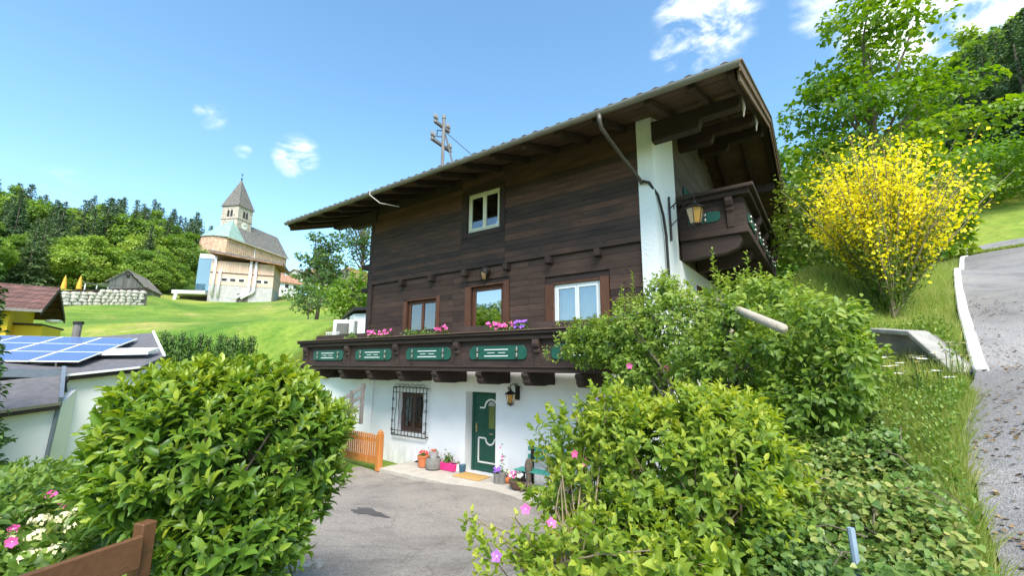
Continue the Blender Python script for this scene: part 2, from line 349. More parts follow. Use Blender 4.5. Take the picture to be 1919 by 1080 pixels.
def _patches():
    nt = m_ground.node_tree; b = [n for n in nt.nodes if n.type == 'BSDF_PRINCIPLED'][0]; src = b.inputs['Base Color'].links[0].from_socket; tc = nd(nt, 'TexCoord'); mp = nd(nt, 'Mapping'); mp.inputs['Scale'].default_value = (1, .45, 1); mp.inputs['Rotation'].default_value = (0, 0, .5); lnk(nt, tc.outputs['Object'], mp.inputs[0])
    n = nd(nt, 'TexNoise', i_Scale=.06, i_Detail=5., i_Roughness=.6, i_Distortion=.8); lnk(nt, mp.outputs[0], n.inputs['Vector']); r = ramp(nt, [(.36, (.62, .78, .7)), (.5, (1, 1, 1)), (.62, (1.35, 1.12, 1.25))], n.outputs['Fac']); w = nd(nt, 'TexNoise', i_Scale=.9, i_Detail=6., i_Roughness=.7); lnk(nt, mp.outputs[0], w.inputs['Vector']); r2 = ramp(nt, [(.35, (.72, .78, .75)), (.6, (1.12, 1.08, 1.1))], w.outputs['Fac'])
    m1 = nd(nt, 'MixRGB', blend_type='MULTIPLY', i_Fac=1.); lnk(nt, src, m1.inputs[1]); lnk(nt, r.outputs[0], m1.inputs[2]); m2 = nd(nt, 'MixRGB', blend_type='MULTIPLY', i_Fac=1.); lnk(nt, m1.outputs[0], m2.inputs[1]); lnk(nt, r2.outputs[0], m2.inputs[2]); lnk(nt, m2.outputs[0], b.inputs['Base Color'])
_patches()
def asphalt_mat(name, base, moss=True):
    m, nt, b, out = new_mat(name); tc = nd(nt, 'TexCoord')
    vo = nd(nt, 'TexVoronoi', i_Scale=75.0 if moss else 110.0); lnk(nt, tc.outputs['Object'], vo.inputs['Vector'])
    n = nd(nt, 'TexNoise', i_Scale=.9, i_Detail=8.0, i_Roughness=.7); lnk(nt, tc.outputs['Object'], n.inputs['Vector'])
    st = ramp(nt, [(0, tuple(c*.62 for c in base)), (.45, base), (1, tuple(c*1.55 for c in base))], vo.outputs['Color'])
    bl = ramp(nt, [(.3, (.62, .6, .58)), (.5, (1, 1, 1)), (.72, (1.25, 1.2, 1.13))], n.outputs['Fac'])
    mx = nd(nt, 'MixRGB', blend_type='MULTIPLY', i_Fac=1.); lnk(nt, st.outputs[0], mx.inputs[1]); lnk(nt, bl.outputs[0], mx.inputs[2])
    n3 = nd(nt, 'TexNoise', i_Scale=1.7, i_Detail=9.0, i_Roughness=.75, i_Distortion=1.); lnk(nt, tc.outputs['Object'], n3.inputs['Vector'])
    mk = ramp(nt, [(.66, (0, 0, 0)), (.74, (.7, .7, .7))], n3.outputs['Fac'])
    m2 = nd(nt, 'MixRGB'); lnk(nt, mk.outputs[0], m2.inputs[0]); lnk(nt, mx.outputs[0], m2.inputs[1]); m2.inputs[2].default_value = (.07, .065, .025, 1)
    ds = nd(nt, 'TexNoise', i_Scale=1.3, i_Detail=5.); lnk(nt, tc.outputs['Object'], ds.inputs['Vector']); dm_ = nd(nt, 'VectorMath', operation='MULTIPLY_ADD'); lnk(nt, ds.outputs['Color'], dm_.inputs[0]); dm_.inputs[1].default_value = (.9, .9, .9); lnk(nt, tc.outputs['Object'], dm_.inputs[2])
    vc = nd(nt, 'TexVoronoi', feature='DISTANCE_TO_EDGE', i_Scale=.33); lnk(nt, dm_.outputs[0], vc.inputs['Vector']); ck = ramp(nt, [(.002, (.35, .33, .3)), (.007, (1, 1, 1))], vc.outputs['Distance'])
    m3 = nd(nt, 'MixRGB', blend_type='MULTIPLY', i_Fac=.35); lnk(nt, (m2 if moss else mx).outputs[0], m3.inputs[1]); lnk(nt, ck.outputs[0], m3.inputs[2])
    lnk(nt, m3.outputs[0], b.inputs['Base Color']); b.inputs['Roughness'].default_value = .85
    bp = nd(nt, 'Bump', i_Strength=.7, i_Distance=.008); lnk(nt, vo.outputs['Distance'], bp.inputs['Height']); lnk(nt, bp.outputs[0], b.inputs['Normal'])
    return m
m_asphalt = asphalt_mat('asphalt_drive', (.235, .21, .183)); m_road = asphalt_mat('asphalt_road', (.2, .19, .185), False)
m_patch = asphalt_mat('asphalt_patch', (.075, .07, .068), False)
m_plaster = simple('white_plaster', (.88, .87, .85), .9, noise=.05, nscale=1.3, bump=.25, bscale=60)
m_plaster_rough = simple('rough_plaster', (.84, .84, .82), .9, noise=.05, nscale=2, bump=.9, bscale=22)
m_plank2 = wood('upper_planks', [(.0, (.024,.017,.014)), (.4, (.055,.035,.028)), (.62, (.085,.046,.033)), (1., (.165,.075,.049))], 'x', rnd=.6)
m_plank1 = wood('lower_planks', [(.0, (.03,.02,.016)), (.5, (.08,.046,.034)), (1., (.16,.088,.062))], 'x', rnd=.4)
m_plank_side = wood('side_planks', [(.0, (.06,.045,.03)), (.5, (.12,.09,.062)), (1., (.20,.155,.11))], 'y', rnd=.4)
m_beam = wood('dark_beam', [(.0, (.03,.02,.017)), (.5, (.06,.038,.031)), (1., (.115,.074,.058))], 'x', rnd=.25)
m_beamy = wood('dark_beam_y', [(.0, (.03,.02,.017)), (.5, (.06,.038,.031)), (1., (.115,.074,.058))], 'y', rnd=.25)
m_soffit = wood('soffit', [(.0, (.06,.036,.026)), (.5, (.12,.074,.052)), (1., (.20,.125,.088))], 'x', rnd=.4)
m_barge = wood('barge', [(.0, (.10,.06,.035)), (.5, (.17,.11,.065)), (1., (.25,.17,.10))], 'y', rnd=.2)
m_trim = wood('window_trim', [(.0, (.09,.035,.018)), (.5, (.14,.058,.030)), (1., (.20,.09,.05))], 'z', rnd=.2, rough=.5)
m_green = simple('green_paint', (.012, .085, .057), .4, noise=.18, nscale=4)
m_green_door = simple('green_door', (.008, .075, .05), .35, noise=.12, nscale=3)
m_white = simple('white_paint', (.82, .82, .80), .45, noise=.04)
m_cream = simple('cream_paint', (.80, .76, .62), .5, noise=.06)
m_iron = simple('wrought_iron', (.045, .038, .034), .5, .6, noise=.4, nscale=15)
m_silver = simple('silver_knob', (.35, .33, .29), .3, .8, noise=.2)
m_gutter = simple('gutter_metal', (.22, .20, .175), .5, .3, noise=.2, nscale=3)
m_tile = simple('dark_roof_tile', (.055, .038, .036), .6, noise=.4, nscale=5, bump=.3)
m_orange = wood('orange_fence', [(.0, (.36,.12,.03)), (.5, (.47,.18,.045)), (1., (.58,.26,.08))], 'z', rnd=.25, rough=.45)
m_brownfence = wood('brown_fence', [(.0, (.09,.04,.018)), (.5, (.15,.07,.032)), (1., (.23,.12,.06))], 'x', rnd=.2, rough=.5)
m_slab = simple('paving', (.42, .38, .32), .85, noise=.2, nscale=3, bump=.3)
m_concrete = simple('concrete', (.40, .39, .37), .9, noise=.25, nscale=1.5, bump=.4)
m_concdark = simple('weathered_concrete', (.13, .12, .10), .9, noise=.5, nscale=2.5, bump=.5)
m_kerbw = simple('white_kerb', (.62, .61, .57), .85, noise=.25, nscale=5, bump=.5)
m_stone = simple('pale_stone', (.50, .46, .40), .9, noise=.3, nscale=2, bump=.6, bscale=8)
m_bark = simple('bark', (.14, .11, .08), .9, noise=.4, nscale=8, bump=.8, bscale=20)
m_twig = simple('twig', (.28, .22, .14), .8, noise=.3)
m_log = simple('pale_log', (.42, .36, .28), .8, noise=.25, nscale=10, bump=.5)
m_terracotta = simple('terracotta', (.55, .17, .06), .75, noise=.15)
m_greypot = simple('grey_pot', (.20, .19, .17), .7, noise=.3, nscale=10)
m_pink = simple('pink_plastic', (.75, .03, .22), .4, noise=.06)
m_blue = simple('blue_pot', (.04, .12, .18), .4, noise=.1)
m_wicker = simple('wicker', (.13, .07, .045), .8, noise=.5, nscale=40, bump=.8)
m_mat = simple('coir', (.50, .30, .10), .95, noise=.25, nscale=40, bump=.6)
m_soil = simple('soil', (.06, .04, .028), .95, noise=.4, nscale=15, bump=.5)
m_grey_roof = simple('grey_shingle', (.115, .11, .115), .8, noise=.3, nscale=5, bump=.3)
m_curtain = simple('curtain', (.78, .79, .78), .9, noise=.03)
m_dark = simple('dark_room', (.03, .028, .026), .9, noise=.1)
m_petal_pink = simple('pink_petal', (.75, .10, .35), .6, noise=.3, nscale=20)
m_petal_purple = simple('purple_petal', (.30, .10, .60), .6, noise=.25, nscale=20)
m_petal_white = simple('white_petal', (.85, .84, .76), .6, noise=.06)
m_petal_red = simple('red_petal', (.75, .06, .05), .6, noise=.25, nscale=20)
m_petal_cream = simple('cream_umbel', (.70, .68, .38), .7, noise=.15, nscale=20)
def amber_glass():
    m, nt, b, out = new_mat('amber_glass'); b.inputs['Base Color'].default_value = (.75, .38, .05, 1); b.inputs['Roughness'].default_value = .25; b.inputs['Transmission Weight'].default_value = .45
    return m
m_amber = amber_glass()
def glass_mat(name, tint=(.8, .85, .86), refl=.35, rough=.02):
    m, nt, b, out = new_mat(name); nt.nodes.remove(b)
    t = nd(nt, 'BsdfTransparent'); t.inputs[0].default_value = (*tint, 1); g = nd(nt, 'BsdfGlossy', i_Roughness=rough); g.inputs[0].default_value = (.9, .92, .95, 1)
    fr = nd(nt, 'Fresnel', i_IOR=1.5); ad = nd(nt, 'Math', operation='ADD', use_clamp=True, i_1=refl); lnk(nt, fr.outputs[0], ad.inputs[0])
    mx = nd(nt, 'MixShader'); lnk(nt, ad.outputs[0], mx.inputs[0]); lnk(nt, t.outputs[0], mx.inputs[1]); lnk(nt, g.outputs[0], mx.inputs[2]); lnk(nt, mx.outputs[0], out.inputs[0])
    return m
m_glass = glass_mat('window_glass', refl=.16); m_glass_mirror = glass_mat('window_glass_reflective', (.35, .37, .38), .5)

# ------------------------------------------------------------------ ground sheet
def inpoly(xy, poly):
    x, y = xy[:, 0], xy[:, 1]; r = np.zeros(len(x), bool); n = len(poly)
    for i in range(n):
        (x1, y1), (x2, y2) = poly[i], poly[(i+1) % n]
        c = ((y1 > y) != (y2 > y)) & (x < (x2-x1)*(y-y1)/((y2-y1) or 1e-9)+x1); r ^= c
    return r
RL = [(8.3, -13), (8.2, -8.2), P(1868, 1060, 3.4), P(1838, 960, 4.1), P(1800, 860, 5.2), P(1795, 780, 6.6), P(1838, 702, 8)]+[k+np.array([.05, 0, 0]) for k in KERB[1:]]+[KERB[-1]+np.array([1.5, .4, 0]), KERB[-1]+np.array([4, .5, 0])]
RL = [np.array(p[:2]) for p in RL]
def build_ground():
    n = 300; u = np.linspace(-1, 1, n); k = 6.9
    s = np.sinh(u*k)/math.sinh(k)*2300
    X, Y = np.meshgrid(3.0+s, -3.0+s); xy = np.stack([X.ravel(), Y.ravel()], 1); z = hgt(xy)
    # roughness away from the paved parts
    dist = np.hypot(xy[:, 0]-3, xy[:, 1]+4); z = z+(np.sin(xy[:, 0]*.31+1.3*np.sin(xy[:, 1]*.17))*np.cos(xy[:, 1]*.27))*np.clip((dist-32)/40, 0, 1)*.4
    RLp = [tuple(p) for p in RL]+[tuple(p+np.array([5.5, -1.2])) for p in RL[::-1]]; ins = inpoly(xy, RLp); z = z-np.where(ins, np.clip(.06+.008*dist, .06, .5), 0)
    V = np.column_stack([xy, z-.03]); i = np.arange(n-1); I, J = np.meshgrid(i, i); a = (J*n+I).ravel()
    F = np.column_stack([a, a+1, a+n+1, a+n]).ravel()
    me = fast_mesh('ground', V, F, np.full((n-1)**2, 4), smooth=True)
    tag(link('ground', me, m_ground), 'green meadow and garden ground of the valley side', kind='structure')
build_ground()
def strip_sheet(name, left, right, mat, lift, label, sub=24, cross=14, kind='structure'):
    """a paved strip between two polylines draped on the terrain"""
    def res(pl, n):
        pl = np.array(pl, float)[:, :2]; seg = np.r_[0, np.cumsum(np.linalg.norm(np.diff(pl, axis=0), axis=1))]; t = np.linspace(0, seg[-1], n)
        return np.column_stack([np.interp(t, seg, pl[:, i]) for i in range(2)])
    n = sub*(len(left)-1)+1; a = res(left, n); b = res(right, n); t = np.linspace(0, 1, cross+1)
    a = a+rng.normal(0, .012, a.shape)
    xy = (a[:, None]*(1-t)[None, :, None]+b[:, None]*t[None, :, None]).reshape(-1, 2); z = hgt(xy)+lift
    i = np.arange(n-1); j = np.arange(cross); I, J = np.meshgrid(i, j, indexing='ij'); q = (I*(cross+1)+J).ravel()
    F = np.column_stack([q, q+1, q+cross+2, q+cross+1]).ravel()
    me = fast_mesh(name, np.column_stack([xy, z]), F, np.full(len(q), 4), smooth=True)
    return tag(link(name, me, mat), label, kind=kind)
strip_sheet('driveway', [(-2.95, -1.18), (-2.9, -2.4), (-.6, -4.6), (2, -6.4), (5.0, -7.85), (6.2, -9.6), (7, -13)], [(-2.9, -1.17), (0, -1.17), (4.6, -1.17), (5.0, -4), (6.2, -6.3), (8.2, -7.6), (10.5, -8.5)], m_asphalt, .012, 'grey worn asphalt driveway in front of the house')
strip_sheet('road', RL, [p+np.array([5.5, -1.2]) for p in RL], m_road, .03, 'grey asphalt road climbing the hill', sub=10)
# repaired patch in the drive
pc = onZ(690, 971, .30); mbp = MB(); pts = []
for k in range(22):
    a = 2*math.pi*k/22; r_ = .30*(1+.25*math.sin(3*a+1)+.15*math.sin(7*a)); x, y = pc[0]+r_*1.25*math.cos(a), pc[1]+r_*.62*math.sin(a); pts.append((x, y, hz(x, y)+.0165))
mbp.add([(pc[0], pc[1], hz(pc[0], pc[1])+.0165)]+pts, [(0, 1+k, 1+(k+1) % 22) for k in range(22)]); tag(mbp.build('asphalt_patch', m_patch), 'dark repair patch in the driveway', kind='structure')
# white kerb stones along the road
for i in range(len(KERB)-1):
    a, b = KERB[i], KERB[i+1]; L = np.linalg.norm((b-a)[:2]); n = max(2, int(L/1.0))
    for k in range(n):
        p, q = a+(b-a)*(k/n), a+(b-a)*((k+.965)/n)
        pz, qz = hz(*p[:2]), hz(*q[:2]); p = np.array([p[0], p[1], pz-.055]); q = np.array([q[0], q[1], qz-.055])
        o = MB().bar(p, q, .14, .26).build('kerb_stone', m_kerbw, bevel=.02)
        tag(o, 'white painted kerb stone along the climbing road', 'kerb stone', 'white kerb stones along the road')
# concrete retaining wall under the kerb
m_coping = simple('old_coping', (.30, .285, .25), .9, noise=.4, nscale=4, bump=.5)
def retaining():
    t = thing('retaining_wall', (9.0, -.8, hz(9, -.8)), 'weathered concrete retaining wall below the yellow broom', 'wall')
    a = P(1812, 706, 8.1); b = P(1722, 628, 8.8); c = P(1640, 622, 9.6)
    mb = MB()
    for p, q in ((a, b), (b, c)):
        d = unit((q-p)[:2]); nrm = np.array([-d[1], d[0], 0])*.2
        if nrm[1] < 0: nrm = -nrm
        lo = min(p[2], q[2])-1.5
        mb.prism([p, q, (q[0], q[1], lo), (p[0], p[1], lo)], nrm)
    mb.build('wall', m_concdark, t)
    mb = MB()
    for p, q in ((a, b), (b, c)): mb.bar(p+np.array([0, .09, .03]), q+np.array([0, .09, .03]), .26, .07)
    mb.build('coping', m_coping, t, bevel=.01)
retaining()

# ================================================================== HOUSE
XL, XR = -4.65, 5.52
house = thing('farmhouse', (0, 0, 0), 'alpine house with white ground floor, dark plank storeys and long balcony', 'house')
YB = 10.2; SL = .3456; RY, RZ = 5.1, 10.30
def roofz(y): return RZ-SL*abs(y-RY)
# walls
WIN_G = (-2.80, -1.70, .80, 1.98)
mb = MB(); holes_wall(mb, XL, XR, -.6, 2.7, 0, .36, [(0, 1.05, -.6, 2.1), WIN_G]); mb.box(0, 1.05, 0, .36, -.6, -.02)
mb.box(XL, XL+.36, .36, YB, -.6, 2.7); mb.box(XL+.36, XR, YB-.36, YB, -.6, 2.7)
mb.box(XR-.36, XR, .36, YB-.36, -.6, 2.7)
m_wall = simple('stained_plaster', (.88, .87, .85), .9, noise=.05, nscale=1.3, bump=.35, bscale=45)
nt = m_wall.node_tree; b = [n for n in nt.nodes if n.type == 'BSDF_PRINCIPLED'][0]; src = b.inputs['Base Color'].links[0].from_socket; tc = nd(nt, 'TexCoord'); sx = nd(nt, 'SeparateXYZ'); lnk(nt, tc.outputs['Object'], sx.inputs[0]); nz = nd(nt, 'TexNoise', i_Scale=2.2, i_Detail=8., i_Roughness=.7); mp = nd(nt, 'Mapping'); mp.inputs['Scale'].default_value = (2.5, 2.5, .5); lnk(nt, tc.outputs['Object'], mp.inputs[0]); lnk(nt, mp.outputs[0], nz.inputs['Vector'])
mr = nd(nt, 'MapRange'); mr.inputs[1].default_value = .0; mr.inputs[2].default_value = .55; mr.inputs[3].default_value = .46; mr.inputs[4].default_value = .0; lnk(nt, sx.outputs[2], mr.inputs[0]); ad = nd(nt, 'Math', operation='MULTIPLY'); lnk(nt, mr.outputs[0], ad.inputs[0]); rr = ramp(nt, [(.42, (0, 0, 0)), (.66, (1, 1, 1))], nz.outputs['Fac']); lnk(nt, rr.outputs[0], ad.inputs[1]); mx = nd(nt, 'MixRGB'); lnk(nt, ad.outputs[0], mx.inputs[0]); lnk(nt, src, mx.inputs[1]); mx.inputs[2].default_value = (.30, .27, .22, 1); lnk(nt, mx.outputs[0], b.inputs['Base Color'])
mb.build('ground_floor_wall', m_wall, house)
mb = MB(); mb.box(5.17, XR+.004, -.10, 1.64, 2.7, 8.72); mb.build('corner_pillar', m_plaster_rough, house)
SIDEWIN = (3.3, 4.9, 4.15, 5.05)
mb = MB()
for (y0, y1, z0, z1) in ((1.64, 3.3, 2.7, 5.45), (4.9, YB, 2.7, 5.45), (3.3, 4.9, 2.7, 4.15), (3.3, 4.9, 5.05, 5.45)): mb.box(5.2, XR, y0, y1, z0, z1)
mb.build('side_wall', m_plaster, house)
mb = MB(); mb.box(XR-.05, XR+.03, 3.3, 3.42, 4.15, 5.05); mb.box(XR-.05, XR+.03, 4.78, 4.9, 4.15, 5.05); mb.box(XR-.05, XR+.03, 3.42, 4.78, 4.95, 5.05); mb.build('side_window_frame', m_trim, house)
MB().box(5.3, 5.31, 3.42, 4.78, 4.15, 4.95).build('side_window_pane', m_glass_mirror, house)
# wood backing walls with openings
W1 = (-2.62, -1.28, 3.3, 4.84); W2 = (.10, 1.28, 2.85, 5.03); W3 = (2.86, 4.12, 3.45, 4.82); W4 = (-.04, 1.19, 6.66, 7.86)
mb = MB(); holes_wall(mb, XL, 5.17, 2.7, 8.5, .03, .3, [W1, W2, W3, W4]); mb.build('timber_wall', m_beam, house)
mb = MB(); mb.box(XL, XL+.3, .3, YB, 2.7, 8.5); mb.box(XL, XR-.1, YB-.3, YB, 2.7, 8.5); mb.build('rear_timber_wall', m_beam, house)
# gable wall on the right above the side balcony
mb = MB(); mb.prism([(5.45, 1.64, 5.45), (5.45, YB, 5.45), (5.45, YB, roofz(YB)-.2), (5.45, RY, RZ-.2), (5.45, 1.64, roofz(1.64)-.2)], (-.25, 0, 0)); mb.build('gable_wall', m_beamy, house)
z = 5.45; k = 0
while z < 10.0:
    y1 = YB if z < 8.2 else min(YB, RY+(10.1-z)/SL); y0 = 1.66 if z < 8.8 else max(1.66, RY-(10.1-z)/SL)
    if y1-y0 > .4:
        if 6.0 < z < 7.7:
            MB().box(5.451, 5.485, y0, 3.0, z+.004, z+.146).build('gable_plank', m_plank_side, house); MB().box(5.451, 5.485, 4.1, y1, z+.004, z+.146).build('gable_plank', m_plank_side, house)
        else: MB().box(5.451, 5.485, y0, y1, z+.004, z+.146).build('gable_plank', m_plank_side, house)
    z += .15
mb = MB(); mb.box(5.44, 5.5, 3.05, 4.05, 7.55, 7.68); mb.box(5.44, 5.5, 3.05, 3.17, 6.0, 7.55); mb.box(5.44, 5.5, 3.93, 4.05, 6.0, 7.55); mb.build('gable_window_frame', m_white, house)
MB().box(5.455, 5.462, 3.17, 3.93, 6.0, 7.55).build('gable_window_pane', m_glass_mirror, house)
MB().box(5.5, 5.54, 2.55, 3.02, 6.1, 7.7).build('shutter', m_green, house, bevel=.01)
# cladding planks
def clad(z0, z1, step, y0, y1, holes, mat, x0, x1, joints, over=.0):
    z = z0; row = 0
    while z < z1-.02:
        zt = min(z+step*random.choice((.9, 1., 1.1)), z1)
        if z1-zt < step*.4: zt = z1
        cuts = [(x0, x1)]
        for h in holes:
            if h[2]-.0 < zt-.01 and h[3] > z+.01:
                cuts = [c for a, b in cuts for c in ((a, min(b, h[0])), (max(a, h[1]), b)) if c[1]-c[0] > .03]
        segs = []
        for a, b in cuts:
            js = [j for j in joints if a+.3 < j < b-.3]
            xs = [a]+js+[b]; segs += list(zip(xs, xs[1:]))
        for a, b in segs:
            e = random.uniform(-.004, .006); MB().box(a+.002, b-.002, y0-e, y1, z+.003, zt-.003).build('wall_plank', mat, house)
        z = zt; row += 1
clad(2.72, 5.56, .17, -.012, .029, [W1, W2, W3, (W1[0]-.16, W1[1]+.14, 3.2, 4.9), (W2[0]-.2, W2[1]+.2, 2.72, 5.06), (W3[0]-.26, W3[1]+.24, 3.3, 4.92)], m_plank1, XL+.22, 5.168, [-.6, 2.1])
clad(5.58, 8.46, .165, -.085, -.045, [(W4[0]-.08, W4[1]+.08, W4[2]-.06, W4[3]+.06)], m_plank2, XL+.02, 5.168, [-.28, 1.36])
mb = MB(); holes_wall(mb, XL+.01, 5.165, 5.565, 8.46, -.044, .028, [W4]); mb.build('upper_backing', m_beam, house)
MB().box(XL-.02, XL+.2, -.09, .28, 2.72, 8.3).build('corner_post', m_beam, house, bevel=.01)
# joist ends
JX = [-4.2, -2.80, -1.43, -.05, 1.45, 2.79, 4.13]
for x in JX[1:]: MB().box(x-.075, x+.075, -.23, .02, 5.36, 5.54).build('joist_end', m_beamy, house, bevel=.015)
# windows
def window(x0, x1, z0, z1, yf, mat, fr, leaves, curtain, gl=m_glass, name='window', room=True):
    w = MB(); w.box(x0, x0+fr, yf, yf+.07, z0, z1); w.box(x1-fr, x1, yf, yf+.07, z0, z1); w.box(x0+fr, x1-fr, yf, yf+.07, z1-fr, z1); w.box(x0+fr, x1-fr, yf, yf+.07, z0, z0+fr)
    wn = w.build(name, mat, house, bevel=.006)
    iw = (x1-x0-2*fr)/leaves; f2 = fr*.75
    for i in range(leaves):
        a = x0+fr+i*iw+.004; b = a+iw-.008; c, d = z0+fr+.004, z1-fr-.004
        s = MB(); s.box(a, a+f2, yf-.015, yf+.05, c, d); s.box(b-f2, b, yf-.015, yf+.05, c, d); s.box(a+f2, b-f2, yf-.015, yf+.05, d-f2, d); s.box(a+f2, b-f2, yf-.015, yf+.05, c, c+f2)
        s.build('casement', mat, wn, bevel=.005)
        MB().box(a+f2, b-f2, yf+.018, yf+.024, c+f2, d-f2).build('pane', gl, wn)
    if curtain:
        for a, b in curtain:
            c = MB(); n = int((b-a)/.02)
            c.grid(lambda u, v: (a+(b-a)*u, yf+.17+.022*math.sin(u*(b-a)*52)+.012*math.sin(u*(b-a)*23+1), z0+fr*.5+(z1-z0-fr)*v), n, 1); c.build('curtain', m_curtain, wn, smooth=True)
    if room:
        r = MB(); r.box(x0-.1, x1+.1, yf+.9, yf+.92, z0-.2, z1+.2); r.box(x0-.12, x0-.1, yf+.24, yf+.9, z0-.2, z1+.2); r.box(x1+.1, x1+.12, yf+.24, yf+.9, z0-.2, z1+.2); r.box(x0-.1, x1+.1, yf+.24, yf+.9, z1+.2, z1+.22); r.box(x0-.1, x1+.1, yf+.24, yf+.9, z0-.22, z0-.2); r.build('room', m_dark, wn)
    return wn
def trim(x0, x1, z0, z1, l, r, t, mat=m_trim, y0=-.05, y1=.028, bottom=0, name='trim_board'):
    for a, b, c, d in ((x0-l, x0, z0-bottom, z1+t*.45), (x1, x1+r, z0-bottom, z1+t*1.5)): MB().box(a, b, y0, y1, c, d).build(name, mat, house, bevel=.008)
    if t: MB().box(x0+.001, x1-.001, y0+.01, y1, z1, z1+t).build(name, mat, house, bevel=.006)
    if bottom: MB().box(x0+.001, x1-.001, y0+.004, y1, z0-bottom, z0).build(name, mat, house, bevel=.006)
window(*W1, .06, m_trim, .06, 2, [(-2.55, -2.1), (-1.75, -1.33)]); trim(*W1, .16, .14, .05)
window(*W2, .06, m_trim, .07, 1, None, m_glass_mirror, 'balcony_door'); trim(*W2, .2, .19, .06)
window(*W3, .02, m_white, .065, 2, [(2.9, 4.08)]); trim(*W3, .24, .22, .05)
window(*W4, -.03, m_cream, .07, 2, [(.02, .3), (.85, 1.13)])
# carved dark surround of the upper window
for a, b in ((W4[0]-.24, W4[0]), (W4[1], W4[1]+.2)):
    pts = []; n = 10; out = a if b == W4[0] else b; inn = b if b == W4[0] else a; sg = -1 if out < inn else 1
    prof = [(inn, W4[2]-.16), (inn, W4[3]+.10)]+[(out-sg*(.05*(k % 2)+(.05 if k in (0, n) else 0)), W4[3]+.10-(W4[3]-W4[2]+.26)*k/n) for k in range(n+1)]
    MB().prism([(x, -.115, zz) for x, zz in prof], (0, .05, 0)).build('window_surround', m_beam, house)
MB().box(W4[0]+.002, W4[1]-.002, -.11, -.045, W4[2]-.15, W4[2]).build('window_surround', m_beam, house); MB().box(W4[0]+.002, W4[1]-.002, -.11, -.045, W4[3], W4[3]+.09).build('window_surround', m_beam, house)
# ground floor window and its wrought grille
mb = MB(); gx0, gx1, gz0, gz1 = WIN_G
wn = window(gx0, gx1, gz0, gz1, .14, simple('dark_brown_frame', (.09, .045, .03), .5), .07, 2, [(-2.74, -1.76)], m_glass)
GX0, GX1, GZ0, GZ1 = -2.95, -1.44, .70, 2.14
grille = MB(); 
for zz in (GZ0, GZ1): grille.box(GX0, GX1, -.13, -.105, zz-.012, zz+.012)
for zz in (GZ1-.16, GZ0+.14): grille.box(GX0, GX1, -.128, -.107, zz-.009, zz+.009)
for x in (GX0, GX1):
    for zz in (GZ0+.03, GZ1-.03): grille.box(x-.012, x+.012, -.105, .01, zz-.012, zz+.012)
gr = grille.build('window_grille', m_iron, house)
nb = 11
for i in range(nb):
    x = GX0+(GX1-GX0)*i/(nb-1); amp = 0 if i in (0, nb-1) else .022*(-1)**i
    pts = [(x+(amp*math.sin((t-.2)/.6*math.pi*2) if .2 < t < .8 else 0), -.117, GZ0+(GZ1-GZ0)*t) for t in np.linspace(0, 1, 25)]
    MB().tube(pts, .010 if amp else .013, 6).build('grille_bar', m_iron, gr, smooth=True)
for sx in (-1, 1):
    for q in range(3):
        c = -2.195+sx*(.12+.22*q); pts = [(c+.10*sx*math.cos(a)*(1-.08*a), -.117, GZ1+.045+.05*math.sin(a)*(1-.05*a)) for a in np.linspace(-.4, 5.2, 22)]
        MB().tube(pts, .008, 5).build('grille_scroll', m_iron, gr)
for sz in (1.75, 1.45, 1.1, .85):
    for x in (GX0+.06, GX1-.06, GX0-.0, GX1):
        pts = [(x+.045*math.cos(a)*(1-.1*a), -.122, sz+.06*math.sin(a)*(1-.1*a)) for a in np.linspace(0, 5.5, 16)]
        MB().tube(pts, .006, 5).build('grille_scroll', m_iron, gr)
# front door in its deep reveal
dw = simple('door_white_trim', (.82, .80, .72), .45, noise=.04)
mb = MB(); mb.box(.0, .09, .27, .35, -.02, 2.1); mb.box(.98, 1.05, .27, .35, -.02, 2.1); mb.box(.09, .98, .27, .35, 2.02, 2.1)
dr = mb.build('door_frame', m_green_door, house, bevel=.006)
mb = MB(); holes_wall(mb, .095, .975, .0, 2.015, .285, .33, [(.57, .80, 1.12, 1.72)]); door = mb.build('door', m_green_door, house, bevel=.004)
mb = MB()
for (a, b, c, d) in ((.30, .50, 1.06, 1.74), (.28, .88, .30, .82)): mb.box(a, b, .277, .284, c, d)
mb.build('door_panel', m_green_door, door, bevel=.004)
MB().box(.57, .80, .30, .306, 1.12, 1.80).build('door_glass', glass_mat('door_glass', (.45, .5, .5), .25, .2), door)
def strip(path, w, name):
    mb = MB()
    for p, q in zip(path, path[1:]): mb.bar((p[0], .272, p[1]), (q[0], .272, q[1]), .024, w, up=(0, 0, 1)) if abs(p[0]-q[0]) >= abs(p[1]-q[1]) else mb.bar((p[0], .272, p[1]), (q[0], .272, q[1]), .024, w, up=(1, 0, 0))
    mb.build(name, dw, door)
strip([(.29, 1.66), (.45, 1.66)]+[(.685-.215*math.cos(a), 1.68+.21*math.sin(a)) for a in np.linspace(.1, math.pi-.1, 15)]+[(.92, 1.66), (.97, 1.66)], .04, 'door_arch_moulding')
strip([(.26, .23), (.26, .86), (.48, .86)]+[(.66-.15*math.cos(a), .85-.15*math.sin(a)) for a in np.linspace(.1, math.pi-.1, 11)]+[(.84, .86), (.96, .86)], .04, 'door_lower_moulding'); strip([(.24, .23), (.96, .23)], .04, 'door_lower_moulding')
arch = MB(); arch.prism([(.57, .284, 1.72)]+[(.685-.115*math.cos(a), .284, 1.72+.115*math.sin(a)) for a in np.linspace(0, math.pi, 13)], (0, .02, 0)); arch.build('door_glass_arch', m_concrete, door)
MB().box(.615, .755, .272, .284, .955, 1.005).build('letter_plate', m_silver, door, bevel=.004)
mb = MB(); mb.box(.155, .195, .262, .284, 1.0, 1.24); mb.tube([(.175, .275, 1.14), (.175, .225, 1.14), (.28, .222, 1.135)], .011, 8); mb.build('door_handle', simple('brass', (.6, .45, .2), .3, .9, noise=.1), door)
